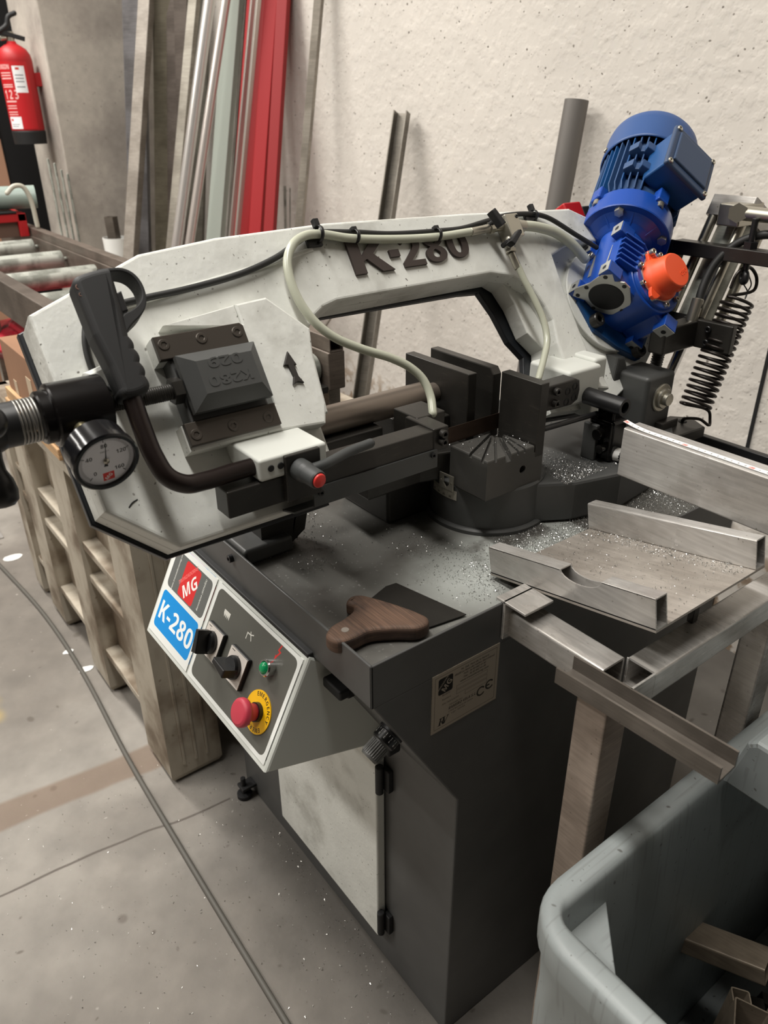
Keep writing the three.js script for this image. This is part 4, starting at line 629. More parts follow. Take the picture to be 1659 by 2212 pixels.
{ // lowering cylinder, hydraulic hoses, return spring and its brackets
  const p0 = V(1.279, 1.0, -0.80), p1 = V(1.446, 1.318, -0.80), ad = V().subVectors(p1, p0), L = ad.length(); ad.normalize();
  const sd = V().crossVectors(ad, V(0, 0, 1)).normalize(), at = (t, s = 0, z = 0) => p0.clone().addScaledVector(ad, t).addScaledVector(sd, s).add(V(0, 0, z));
  const CF = frame(p0, sd, V().crossVectors(ad, sd));
  const cy = part('lowering_cylinder', [rod(at(0.125), at(L - 0.045), 0.031, 0.031, 40)], mats.galv, saw, 'galvanised lowering cylinder with tie rods');
  for (const [s, z] of [[-0.036, 0.03], [0.036, 0.03], [-0.036, -0.03], [0.036, -0.03]]) part('tie_rod', rod(at(0.12, s, z), at(L - 0.04, s, z), 0.009, 0.009, 20), mats.zinc, cy);
  part('end_block', bar(at(L - 0.045), at(L - 0.008), 0.09, 0.085, 0, sd, 0.004), mats.steel, cy); part('end_block', bar(at(0.10), at(0.13), 0.09, 0.085, 0, sd, 0.004), mats.blackMetal, cy);
  part('piston_rod', rod(at(-0.05), at(0.11), 0.0095, 0.0095, 24), mats.chrome, cy);
  part('side_plate', ext([[-0.02, -0.03], [0.04, -0.045], [0.06, 0.0], [0.02, 0.03]], -0.003, 0.003, frame(V(1.44, 1.265, -0.835), V(1, 0, 0), up), 0.001), mats.alu, cy);
  const bj = part('banjo_fitting', [hexNut(V(1.362, 1.308, -0.765), V(-0.9, 0.1, 0.45), 0.0165, 0.024), rod(V(1.36, 1.309, -0.765), V(1.352, 1.309, -0.69), 0.0125, 0.0115), box(1.355, 1.43, 1.285, 1.322, -0.80, -0.757, 0.003)], mats.zinc, cy);
  part('hydraulic_hose', tube([[1.3525, 1.309, -0.695], [1.352, 1.306, -0.66], [1.36, 1.28, -0.58]], 0.0085, 30, 12), mats.rubber, cy);
  part('hydraulic_hose', tube([[1.37, 1.272, -0.66], [1.358, 1.279, -0.703], [1.342, 1.262, -0.744], [1.322, 1.226, -0.768], [1.302, 1.18, -0.772], [1.293, 1.155, -0.768]], 0.0075, 60, 12), mats.rubber, cy);
  part('hose_end', [rod(V(1.296, 1.168, -0.772), V(1.278, 1.118, -0.770), 0.0105, 0.0105, 24), rod(V(1.28, 1.124, -0.77), V(1.27, 1.096, -0.77), 0.0075)], mats.zinc, cy);
  part('lower_bracket', [box(1.19, 1.30, 1.085, 1.133, -0.79, -0.758, 0.004), box(1.285, 1.30, 1.085, 1.135, -0.79, -0.69, 0.003)], mats.blackMetal, saw, 'black lower cylinder bracket');
  for (const y of [1.122, 1.098]) part('bracket_bolt', screw(V(1.2835, y, -0.735), V(-1, 0, 0), 0.006, 0.003), mats.black, saw);
  part('upper_bracket', [box(1.325, 1.355, 1.232, 1.256, -0.862, -0.60, 0.002), ext([[1.30, 1.15], [1.325, 1.15], [1.355, 1.24], [1.33, 1.256]], -0.875, -0.85, WORLD, 0.002), box(1.20, 1.345, 1.15, 1.175, -0.88, -0.85, 0.003)], mats.blackMetal, saw, 'black angled spring bracket');
  const eyeP = V(1.341, 1.212, -0.72);
  part('eye_bolt', [rod(V(1.341, 1.22, -0.72), V(1.341, 1.305, -0.72), 0.0055, 0.0055, 16), hexNut(V(1.341, 1.256, -0.72), up, 0.0125, 0.011), new THREE.TorusGeometry(0.0085, 0.0055, 12, 24).rotateY(0.9).translate(eyeP.x, eyeP.y - 0.004, eyeP.z)], mats.black, saw);
  const s0 = V(1.262, 0.985, -0.72), s1 = V(1.337, 1.168, -0.72), ax = V().subVectors(s1, s0), sl = ax.length(); ax.normalize();
  const e1 = V().crossVectors(ax, V(0, 0, 1)).normalize(), e2 = V(0, 0, 1), pts = [], turns = 18;
  pts.push(V(1.268, 0.944, -0.742), V(1.262, 0.957, -0.738), V(1.272, 0.962, -0.712), V(1.288, 0.95, -0.70), V(1.296, 0.958, -0.705), V(1.291, 0.975, -0.708));
  for (let i = 0; i <= turns * 14; i++) { const a = i / 14 * Math.PI * 2, r = 0.0262; pts.push(s0.clone().addScaledVector(ax, sl * i / (turns * 14)).addScaledVector(e1, r * Math.cos(a + 3.4)).addScaledVector(e2, r * Math.sin(a + 3.4))); }
  pts.push(V(1.356, 1.186, -0.705), V(1.366, 1.205, -0.71), V(1.357, 1.221, -0.718), V(1.341, 1.224, -0.722), V(1.325, 1.213, -0.726), V(1.319, 1.192, -0.728));
  part('return_spring', tube(pts, 0.0029, pts.length * 4, 8, true, 0.5), M(0x2c2724, 0.34, 0.5), saw, 'dark coil return spring');
  part('spring_wire', tube([[1.348, 1.21, -0.715], [1.352, 1.195, -0.71], [1.344, 1.183, -0.71], [1.337, 1.172, -0.708], [1.344, 1.184, -0.71], [1.334, 1.2, -0.716], [1.336, 1.211, -0.72]], 0.0011, 40, 6), mats.black, saw);
  part('spring_anchor', [plan([[1.17, -0.775], [1.275, -0.775], [1.30, -0.745], [1.275, -0.70], [1.185, -0.705]], 0.930, 0.950, 0.002), box(1.19, 1.24, 0.935, 0.965, -0.752, -0.735, 0.002)], mats.blackMetal, saw, 'black spring anchor plate');
  part('anchor_hole', lathe([[0.004, 0], [0.008, 0], [0.008, 0.0008], [0.004, 0.0008]], V(1.267, 0.9502, -0.742), V(1.267, 2, -0.742), 20), mats.blackMatt, saw);
  for (const [x, z] of [[1.305, -0.85], [1.325, -0.86]]) { const rb = []; for (let i = 0; i < 46; i++) rb.push(new THREE.TorusGeometry(0.0098, 0.0016, 6, 16).rotateX(Math.PI / 2).rotateZ(-0.12).translate(x + 0.02 - 0.03 * (1 - i / 46) + (i / 46) * 0.008, 0.90 + i * 0.0048, z)); part('cable_conduit', [rb, tube([[x - 0.012, 0.895, z], [x + 0.008, 1.0, z], [x + 0.028, 1.125, z]], 0.0096, 20, 12)], mats.rubber, saw); }
}

// ------------------------------------------------------------------ outfeed side: stand, chute, measuring rail, bin
{
  const s = thing('support_stand', 'bare steel box-section stand hooked on the saw tray, with a coolant gutter', 'stand', [0.82, 0, -0.42]);
  part('side_beam', bar(V(0.657, 0.865, -0.566), V(0.657, 0.865, -0.415), 0.042, 0.04, 0.003, V(1, 0, 0), 0.004), mats.steel, s);
  part('cross_beam', bar(V(0.681, 0.865, -0.393), V(1.16, 0.865, -0.393), 0.04, 0.04, 0.003, V(0, 0, 1), 0.004), mats.steel, s);
  part('cut_end', [box(0.636, 0.681, 0.845, 0.8845, -0.376, -0.373, 0.0005), box(0.679, 0.6805, 0.845, 0.885, -0.413, -0.41, 0.0005), box(0.636, 0.681, 0.845, 0.848, -0.4125, -0.3735, 0.0005)], mats.steel, s, 'end of the beam with its top cut away');
  part('hook_bracket', [box(0.625, 0.678, 0.901, 0.905, -0.582, -0.53, 0.001), box(0.625, 0.678, 0.845, 0.905, -0.5695, -0.565, 0.001)], mats.steel, s);
  part('post', bar(V(0.6355, 0, -0.408), V(0.6355, 0.858, -0.408), 0.044, 0.045, 0.003, V(1, 0, 0), 0.004), M(0xdacbc0, 0.45, 0.35, { map: T.steel }), s);
  part('post', bar(V(0.981, 0, -0.391), V(0.981, 0.845, -0.391), 0.042, 0.042, 0.003, V(1, 0, 0), 0.004), mats.steel, s);
  part('base_rail', bar(V(0.66, 0.30, -0.41), V(0.98, 0.30, -0.395), 0.03, 0.03, 0.002, V(0, 0, 1), 0.003), mats.steelDull, s);
  const gsh = new THREE.Shape(); [[-0.0185, 0.022], [-0.0185, 0], [0.0185, 0], [0.0185, 0.022], [0.0155, 0.022], [0.0155, 0.003], [-0.0155, 0.003], [-0.0155, 0.022]].forEach(([x, y], i) => gsh[i ? 'lineTo' : 'moveTo'](x, y)); gsh.closePath();
  part('gutter', bar(V(0.6155, 0.8625, -0.453), V(0.626, 0.8625, -0.246), 0, 0, 0, V(1, 0, 0), 0, gsh), M(0x8c8680, 0.4, 0.4, { map: T.steel }), s, 'channel-section gutter with oily chips inside');
}
{
  const y0 = (z) => 0.9045 + (z + 0.57) * 0.2, zf = -0.645, zn = -0.382, K = Math.atan(0.2);
  const c = thing('discharge_chute', 'shallow sheet steel chute tilted into the saw tray, one rail notched', 'chute', [0.8, 0.9, -0.52]);
  // frame of the chute: x across, y up from the plate, -z down the slope
  const dirZ = V(0, Math.sin(K), Math.cos(K)), upC = V(0, Math.cos(K), -Math.sin(K)), F = new THREE.Matrix4().makeBasis(V(1, 0, 0), upC, dirZ).setPosition(V(0, y0(zn), zn));
  const len = (zn - zf) / Math.cos(K);
  part('chute_plate', box(0.678, 0.912, -0.003, 0, -len, 0, 0, F), M(0xdcd6d0, 0.6, 0.25, { map: T.steel, roughnessMap: T.rough }), c);
  // notched near tube: four walls, the outer and top ones cut away in an arc
  const arcPts = (n, r, cx, cy) => Array.from({ length: n + 1 }, (_, i) => { const a = Math.PI * (1 + i / n); return [cx + r * Math.cos(a), cy + r * Math.sin(a) * 0.42]; });
  const zc = -0.107, rN = 0.032, SF = new THREE.Matrix4().makeBasis(dirZ, upC, V(-1, 0, 0)).setPosition(V(0, y0(zn), zn));
  const wall = [[-len, 0], [0, 0], [0, 0.04], [zc + rN, 0.04], ...arcPts(10, rN, zc, 0.04).reverse().slice(1, -1), [zc - rN, 0.04], [-len, 0.04]];
  part('chute_rail', [ext(wall, -0.680, -0.678, SF, 0.0003), ext(wall, -0.700, -0.698, SF, 0.0003), box(0.678, 0.70, 0, 0.002, -len, 0, 0, F), box(0.678, 0.70, 0.038, 0.0402, -len, zc - rN, 0.0006, F), box(0.678, 0.70, 0.038, 0.0402, zc + rN, 0, 0.0006, F)], mats.steel, c, 'notched side rail of square tube');
  const rsh = bar(V(0.901, y0(zn), zn).addScaledVector(upC, 0.021), V(0.901, y0(zf), zf).addScaledVector(upC, 0.021), 0.022, 0.042, 0.002, V(1, 0, 0), 0.003);
  part('chute_rail', rsh, mats.steel, c);
  part('prop', box(0.80, 0.812, 0.8852, y0(-0.41) - 0.004, -0.4125, -0.404, 0.001), mats.blackMetal, c);
  part('stiffener', box(0.72, 0.76, -0.012, -0.003, -len * 0.9, -0.02, 0.001, F), mats.paleGreen, c);
}
{
  const r = thing('measuring_rail', 'bare steel rectangular measuring rail with a white tape on top', 'rail', [0.953, 0.972, -0.35]);
  part('rail_tube', bar(V(0.953, 1.0107, -0.638), V(0.953, 1.0107, 0.08), 0.039, 0.0774, 0.0025, V(1, 0, 0), 0.003), mats.steel, r);
  const tex = canvasTex(2048, 56, (x, w, h) => {
    x.fillStyle = '#efefec'; x.fillRect(0, 0, w, h); const cm = w / 36;
    for (let i = 0; i <= 36; i++) { const ten = i % 10 === 0; x.fillStyle = ten ? '#d8403a' : '#3a3a3a'; x.font = 'bold 26px sans-serif'; x.textAlign = 'center'; const s = ten ? String(i) : String(i % 10); if (ten) { x.fillStyle = '#f0b4ae'; x.fillRect(i * cm - 24 + 18, 8, 46, 34); x.fillStyle = '#d8403a'; } x.fillText(s, i * cm + 22, 36); x.fillStyle = '#4a4a4a'; for (let m = 0; m < 10; m++) x.fillRect(i * cm + m * cm / 10, 0, 1.5, m % 5 ? 8 : 13); }
  });
  const tp = (z) => 1.0503 + 0.004 * Math.max(0, (-0.6 - z) / 0.04) ** 2;
  const g = new THREE.PlaneGeometry(0.36, 0.011, 60, 1); { const p = g.attributes.position; for (let i = 0; i < p.count; i++) { const z = -0.646 + (p.getX(i) + 0.18), x = 0.9445 - p.getY(i); p.setXYZ(i, x + 0.001, tp(z), z); } g.computeVertexNormals(); g.userData.keepUV = true; }
  part('measuring_tape', g, printed(tex, 0.4), r, 'white adhesive tape with centimetre marks');
}
{ // plastic bin, its corner near the stand
  const b = thing('plastic_bin', 'large grey plastic waste bin with a thick rounded rim', 'bin', [1.02, 0, 0.02]);
  const X0 = 0.462, X1 = 1.45, Z0 = -0.366, Z1 = 0.55, H = 0.66;
  const loop = (x0, x1, z0, z1, r, y) => { const o = []; for (const [cx, cz, a0] of [[x0 + r, z0 + r, Math.PI], [x1 - r, z0 + r, 1.5 * Math.PI], [x1 - r, z1 - r, 0], [x0 + r, z1 - r, 0.5 * Math.PI]]) for (let i = 0; i <= 8; i++) { const a = a0 + i / 8 * Math.PI / 2; o.push(V(cx + r * Math.cos(a), y, cz + r * Math.sin(a))); } return o; };
  const lv = (d, y, r) => loop(X0 + d, X1 - d, Z0 + d, Z1 - d, Math.max(r - d, 0.012), y);
  const rings = [lv(0.03, 0.03, 0.06), lv(0.022, 0.06, 0.055), lv(0.017, 0.48, 0.05), lv(0.016, 0.53, 0.055), lv(0.004, H - 0.06, 0.075), lv(0, H - 0.045, 0.07), lv(0, H - 0.012, 0.07), lv(0.003, H - 0.003, 0.07), lv(0.011, H, 0.07), lv(0.024, H, 0.06), lv(0.031, H - 0.004, 0.055), lv(0.034, H - 0.012, 0.05), lv(0.036, H - 0.03, 0.05), lv(0.044, 0.52, 0.08), lv(0.058, 0.07, 0.09)];
  const n = rings[0].length, pos = [], idx = [];
  rings.forEach((r) => r.forEach((p) => pos.push(p.x, p.y, p.z)));
  for (let k = 0; k + 1 < rings.length; k++) for (let i = 0; i < n; i++) { const j = (i + 1) % n, a = k * n + i, c = k * n + j; idx.push(a, a + n, c, c, a + n, c + n); }
  for (const k of [0, rings.length - 1]) { const ctr = pos.length / 3; pos.push((X0 + X1) / 2, rings[k][0].y, (Z0 + Z1) / 2); for (let i = 0; i < n; i++) idx.push(ctr, k * n + i, k * n + (i + 1) % n); }
  const g = new THREE.BufferGeometry(); g.setAttribute('position', new THREE.Float32BufferAttribute(pos, 3)); g.setIndex(idx); g.computeVertexNormals();
  const shell = part('bin_shell', g, mats.bin, b);
  part('corner_web', plan([[X0 + 0.03, Z0 + 0.03], [X0 + 0.135, Z0 + 0.03], [X0 + 0.03, Z0 + 0.135]], 0.50, 0.605, 0.003), mats.bin, b);
  part('raised_lip', ext([[0.0, 0.652], [0.45, 0.652], [0.45, 0.735], [0.44, 0.745], [0.03, 0.745], [0.018, 0.735]], -1.25, -0.828, frame(V(0, 0, Z0 + 0.036), V(0, 0, 1), up), 0.006), mats.bin, b, 'raised grey block over the rim');
  for (const [x, z] of [[X0 + 0.14, Z0 + 0.14], [X1 - 0.14, Z0 + 0.14], [X0 + 0.14, Z1 - 0.14], [X1 - 0.14, Z1 - 0.14]]) part('foot', rod(V(x, 0, z), V(x, 0.032, z), 0.05, 0.05, 24), mats.bin, b);
}
{ // offcuts lying in the bin
  const spec = [ // end centre x, y, z, size a, b, length, turn, lean
    [0.785, 0.36, -0.209, 0.030, 0.026, 0.14, 0.4, 1.45], [0.742, 0.40, -0.178, 0.046, 0.046, 0.2, 0.6, 1.42], [0.80, 0.37, -0.165, 0.022, 0.022, 0.12, 0.2, 1.4], [0.87, 0.345, -0.212, 0.05, 0.03, 0.2, 1.3, 0.25], [0.845, 0.36, -0.13, 0.03, 0.03, 0.2, -0.3, 1.2], [0.70, 0.36, -0.12, 0.04, 0.03, 0.16, 0.9, 1.3],
  ];
  const lab = ['upper of the square tube offcuts standing open end up', 'larger square tube offcut with a bright cut edge at the bottom edge of the picture', 'small square tube offcut behind the bright-edged one', 'flat offcut lying on its side against the back wall of the bin', 'thin square tube offcut leaning at the right of the bin heap', 'rectangular tube offcut nearest to the front of the bin heap'];
  spec.forEach(([x, y, z, a, b2, l, t, k], i) => {
    const d = V(Math.cos(k) * Math.cos(t), Math.sin(k), Math.cos(k) * Math.sin(t)), p = V(x, y, z);
    const g = bar(p.clone().addScaledVector(d, -l), p, a, b2, 0.002, V(Math.sin(t + 0.5), 0, -Math.cos(t + 0.5)), 0.004);
    solo('tube_offcut', g, M(0xa89c8c, 0.5, 0.3, { map: T.steel }), lab[i], 'offcut', 'steel offcuts in the bin');
  });
  const sc = []; for (let i = 0; i < 420; i++) { const x = rr(0.60, 1.30), z = rr(-0.24, 0.40), y = rr(0.10, 0.31), t = rr(0, 3.14), d = V(Math.cos(t), rr(-0.5, 0.5), Math.sin(t)); sc.push(bar(V(x, y, z), V(x, y, z).addScaledVector(d, rr(0.03, 0.09)), rr(0.012, 0.035), rr(0.01, 0.03), 0.002, V(0.2, 1, 0.1), 0.002)); }
  solo('scrap_heap', sc, M(0x26231f, 0.5, 0.3), 'heap of small dark steel scraps filling the bottom of the bin', 'scrap', undefined, 'stuff');
}
// ------------------------------------------------------------------ scraper and metal swarf on the saw
{
  const s = thing('scraper', 'worn scraper with a brown wooden T-shaped handle lying on the chip tray', 'scraper', [0.5, 0.88, -0.65]);
  const h = new THREE.Shape(); const P = [[0.404, 0.652], [0.418, 0.664], [0.44, 0.668], [0.462, 0.676], [0.468, 0.684], [0.464, 0.694], [0.475, 0.703], [0.488, 0.70], [0.50, 0.682], [0.524, 0.624], [0.527, 0.604], [0.519, 0.594], [0.503, 0.594], [0.478, 0.612], [0.452, 0.626], [0.43, 0.626], [0.412, 0.629], [0.404, 0.638]];
  h.setFromPoints(new THREE.CatmullRomCurve3(P.map(([x, z]) => V(x, z, 0)), true, 'centripetal').getPoints(90).map((p) => new THREE.Vector2(p.x, p.y)));
  const wd = part('wooden_handle', ext(h, 0.8815, 0.9035, PLAN, 0.0065, [], 5), mats.wood, s);
  part('handle_rivet', rod(V(0.428, 0.9028, -0.645), V(0.428, 0.9042, -0.645), 0.005), mats.steelDull, wd);
  part('scraper_blade', ext([[0.492, 0.698], [0.515, 0.622], [0.527, 0.607], [0.588, 0.598], [0.562, 0.714], [0.545, 0.716]], 0.8825, 0.8842, PLAN, 0.0003), mats.blackMetal, s, 'thin dark steel blade');
}
{
  const N = 30000, fl = new THREE.TetrahedronGeometry(0.0008); fl.scale(1.6, 0.45, 0.8);
  const im = new THREE.InstancedMesh(fl, M(0xc4c4c2, 0.3, 0.9), N), m = new THREE.Matrix4(), q = new THREE.Quaternion(), e = new THREE.Euler();
  const nf = fbm(6, 4, 900); let i = 0, guard = 0;
  while (i < N && guard++ < 900000) {
    const k = rnd(); let x, y, z, p;
    if (k < 0.72) { x = rr(0.42, 1.18); z = rr(-1.2, -0.577); y = 0.8805; p = sstep(0.35, 0.75, nf(x, z + 2)) * (0.35 + 0.65 * sstep(0.5, 0.75, x) * sstep(-1.0, -0.75, z)); const d = Math.hypot(x - 0.827, z + 0.81); if (d < 0.1 || (x > 0.86 && z < -0.69) || (x > 0.405 && x < 0.53 && z > -0.70 && z < -0.595) || (x > 0.60 && z < -0.86)) p = 0; p += d < 0.16 && d > 0.1 && z > -0.7 ? 0.2 : 0; }
    else if (k < 0.86) { x = rr(0.88, 1.16); z = rr(-0.89, -0.69); y = 0.9515; p = sstep(0.4, 0.7, nf(x * 2, z)) * (z > -0.7 && x > 1.05 ? 0 : 1); if (x > 1.14 && z < -0.74) p = 0; }
    else if (k < 0.93) { x = rr(0.745, 0.85); z = rr(-0.80, -0.727); y = 1.0185; p = 0.012; }
    else if (k < 0.965) { x = rr(0.61, 0.77); z = rr(-0.98, -0.835); y = 1.0005; p = 0.5; }
    else { x = rr(0.69, 0.90); z = rr(-0.64, -0.39); y = 0.9045 + (z + 0.57) * 0.2 + 0.001; p = x > 0.86 ? 0.9 : 0.1; }
    if (rnd() > p) continue;
    e.set(rr(0, 6.3), rr(0, 6.3), rr(0, 6.3)); q.setFromEuler(e); const s = 0.5 + 1.3 * rnd() ** 3; m.compose(V(x, y + rr(0, 0.001), z), q, V(s, s, s)); im.setMatrixAt(i++, m);
  }
  im.count = i; im.name = 'metal_swarf'; im.userData = { label: 'fine bright metal chips strewn over the saw table and tray', category: 'metal chips', kind: 'stuff' }; im.castShadow = im.receiveShadow = true; scene.add(im);
}
{
  const N = 1500, fl = new THREE.TetrahedronGeometry(0.0012); fl.scale(1.8, 0.4, 0.7);
  const im = new THREE.InstancedMesh(fl, M(0xd0cec8, 0.35, 0.8), N), m = new THREE.Matrix4(), q = new THREE.Quaternion(), e = new THREE.Euler();
  for (let i = 0; i < N; i++) { const t = rnd() ** 2; const x = 0.555 - t * 0.7 - rnd() * 0.02, z = rr(-1.5, -0.5); e.set(rr(0, 6.3), rr(0, 6.3), rr(0, 6.3)); q.setFromEuler(e); const s = 0.5 + 1.5 * rnd() ** 3; m.compose(V(x, 0.0008, z), q, V(s, s, s)); im.setMatrixAt(i, m); }
  im.name = 'metal_swarf_001'; im.userData = { label: 'bright metal chips scattered on the concrete floor beside the saw', category: 'metal chips', kind: 'stuff' }; im.castShadow = im.receiveShadow = true; scene.add(im);
}

// ------------------------------------------------------------------ infeed side: crate, conveyor and what lies on them
{
  const c = thing('plastic_crate', 'large dirty beige plastic pallet crate with ribbed side and feet', 'crate', [0.82, 0, -2.0]);
  const x0 = 0.41, x1 = 1.22, z1 = -1.405, z0 = -2.55;
  part('crate_wall', [box(x0 + 0.045, x0 + 0.06, 0.13, 0.72, z0 + 0.03, z1 - 0.03, 0.003), box(x1 - 0.06, x1 - 0.045, 0.13, 0.72, z0 + 0.03, z1 - 0.03, 0.003), box(x0 + 0.05, x1 - 0.05, 0.13, 0.72, z1 - 0.035, z1 - 0.022, 0.003), box(x0 + 0.05, x1 - 0.05, 0.13, 0.72, z0 + 0.02, z0 + 0.035, 0.003), box(x0 + 0.05, x1 - 0.05, 0.13, 0.15, z0 + 0.03, z1 - 0.03, 0.003)], mats.crate, c);
  const post = (za, zb, xa, xb, name = 'crate_post') => part(name, plan([[xa, za], [xb, za], [xb, zb], [xa, zb]], 0, 0.72, 0.022), mats.crate, c);
  post(-1.555, z1, x0, 0.545); post(-1.97, -1.83, x0, 0.50); post(-2.37, -2.23, x0, 0.50); post(z0, -2.47, x0, 0.52);
  post(-1.555, z1, x1 - 0.13, x1); post(-1.97, -1.83, x1 - 0.09, x1); post(z0, -2.42, x1 - 0.12, x1);
  for (const y of [0.143, 0.385, 0.485]) part('crate_rib', box(x0 + 0.008, x0 + 0.055, y - 0.012, y + 0.012, z0 + 0.02, z1 - 0.03, 0.004), mats.crate, c);
  for (const x of [0.585, 0.66]) part('crate_rib', box(x - 0.008, x + 0.008, 0.15, 0.7, z1 - 0.024, z1 - 0.008, 0.003), mats.crate, c);
  for (const x of [0.447, 0.478, 0.508]) part('post_flute', box(x - 0.004, x + 0.004, 0.05, 0.69, z1 - 0.004, z1 + 0.003, 0.002), mats.crate, c);
  part('crate_rim', [box(x0, x0 + 0.06, 0.69, 0.735, z0, z1, 0.012), box(x1 - 0.06, x1, 0.69, 0.735, z0, z1, 0.012), box(x0, x1, 0.69, 0.735, z1 - 0.055, z1, 0.012), box(x0, x1, 0.69, 0.735, z0, z0 + 0.055, 0.012)], mats.crate, c);
  for (const [y, z] of [[0.62, -2.05], [0.44, -1.78], [0.24, -2.08]]) part('torn_label', [bar(V(x0 + 0.043, y - 0.06, z), V(x0 + 0.041, y + 0.05, z + 0.02), 0.002, 0.04, 0, V(1, 0, 0), 0.0004)], mats.white, c, 'torn white label');
}
{
  const k = thing('roller_conveyor', 'steel roller conveyor feeding the saw from the back left', 'conveyor', [0.7, 0, -2.8]);
  part('rail', [bar(V(0.889, 1.034, -4.1), V(0.889, 1.034, -1.335), 0.034, 0.032, 0.002, V(1, 0, 0), 0.003), box(0.868, 0.91, 0.935, 1.018, -4.1, -1.335, 0.003)], M(0x9a8f86, 0.5, 0.5, { map: T.steel }), k);
  part('rail', box(0.488, 0.53, 0.945, 1.048, -4.1, -1.335, 0.003), M(0x8a8078, 0.5, 0.5, { map: T.steel }), k);
  for (let i = 0; i < 8; i++) { const z = -1.38 - i * 0.331; if (i === 7) continue; const zz = i === 0 ? -1.39 : -3.48 + (6 - i) * 0.375 * 1; if (i > 0) part('roller', [rod(V(0.556, 0.984, zz), V(0.852, 0.984, zz), 0.032, 0.032, 32, 0.003), rod(V(0.53, 0.984, zz), V(0.868, 0.984, zz), 0.008)], mats.galv, k); else part('roller', [rod(V(0.556, 0.975, zz), V(0.866, 0.975, zz), 0.032, 0.032, 32, 0.003)], mats.galv, k); }
  for (const [x, z] of [[0.72, -1.362], [0.889, -1.362], [0.50, -2.72], [0.889, -2.72], [0.50, -3.95], [0.889, -3.95]]) part('leg', bar(V(x, 0, z), V(x, 0.945, z), 0.03, 0.03, 0.002, V(1, 0, 0), 0.003), mats.steelDull, k);
  part('end_plate', [box(0.535, 0.868, 0.93, 0.945, -1.40, -1.34, 0.002)], mats.blackMetal, k);
}
function crumple(geo, amp, sd) { const f = fbm(5, 4, sd), p = geo.attributes.position, v = V(); for (let i = 0; i < p.count; i++) { v.fromBufferAttribute(p, i); const a = Math.atan2(v.z, v.x) / 6.2832 + 0.5, n = f(a, v.y * 1.3 + 0.4); v.multiplyScalar(1 + amp * (n - 0.5)); p.setXYZ(i, v.x, v.y, v.z); } geo.computeVertexNormals(); return geo; }
{
  solo('plastic_bag', crumple(new THREE.SphereGeometry(0.5, 48, 32), 0.9, 77).scale(0.40, 0.17, 0.60).translate(0.70, 0.828, -2.66), M(0x9a1226, 0.35), 'crumpled dark red plastic bag under the conveyor rollers', 'bag');
  const cb = thing('cardboard_box', 'brown cardboard box with a taped flap on the crate below the red bag', 'box', [0.5, 0.80, -2.04]);
  part('box_body', box(0.415, 0.62, 0.80, 0.938, -2.25, -1.83, 0.003), mats.card, cb);
  part('box_tape', [box(0.4138, 0.4152, 0.80, 0.885, -2.03, -1.985, 0), box(0.4138, 0.4152, 0.80, 0.84, -2.18, -2.15, 0), box(0.4138, 0.4152, 0.80, 0.85, -1.91, -1.88, 0)], M(0xb9a58c, 0.4), cb, 'pale worn tape strips');
  [[0.736, 0.766, -2.28, -1.80, 0.40, 0.60, 'pale wooden board lying on the crate rim, lower of two'], [0.767, 0.799, -2.27, -1.76, 0.405, 0.58, 'pale wooden board under the cardboard box, upper of two']].forEach(([y0, y1, z0, z1, xa, xb, l]) => solo('wooden_board', box(xa, xb, y0, y1, z0, z1, 0.003), mats.plank, l, 'board', 'wooden boards on the crate'));
}
{ // far end of the conveyor
  const r = thing('red_trough', 'red painted steel trough standing on the far conveyor rollers', 'trough', [0.63, 1.016, -3.65]);
  part('trough_side', [box(0.56, 0.865, 1.075, 1.108, -3.58, -3.55, 0.004), box(0.83, 0.865, 1.017, 1.108, -3.85, -3.55, 0.004), box(0.56, 0.595, 1.017, 1.108, -3.85, -3.55, 0.004)], mats.red, r);
  part('trough_panel', box(0.595, 0.83, 1.017, 1.075, -3.575, -3.565, 0.002), M(0x5a4236, 0.7), r);
  part('trough_lid', box(0.56, 0.83, 1.109, 1.116, -3.87, -3.545, 0.002), mats.black, r);
  const p = thing('plastic_pipe', 'wide pale grey-green plastic pipe with an open dark end lying over the red trough', 'pipe', [0.6, 1.12, -3.68]);
  part('pipe_shell', lathe([[0.038, 0], [0.044, 0], [0.044, 0.9], [0.038, 0.9], [0.038, 0]], V(0.93, 1.162, -3.60), V(0.0, 1.164, -3.78), 40), mats.pipeGrey, p);
  part('pipe_liner', lathe([[0.0375, 0.002], [0.0375, 0.3], [0, 0.3]], V(0.93, 1.162, -3.60), V(0.0, 1.164, -3.78), 40), mats.blackMatt, p);
  solo('white_tube', tube([[0.80, 1.19, -3.5], [0.83, 1.213, -3.5], [0.862, 1.21, -3.5], [0.882, 1.165, -3.5], [0.889, 1.06, -3.5]], 0.009, 50, 10), M(0xb9b6a8, 0.5), 'thin white tube arching over the pipe end', 'tube');
}
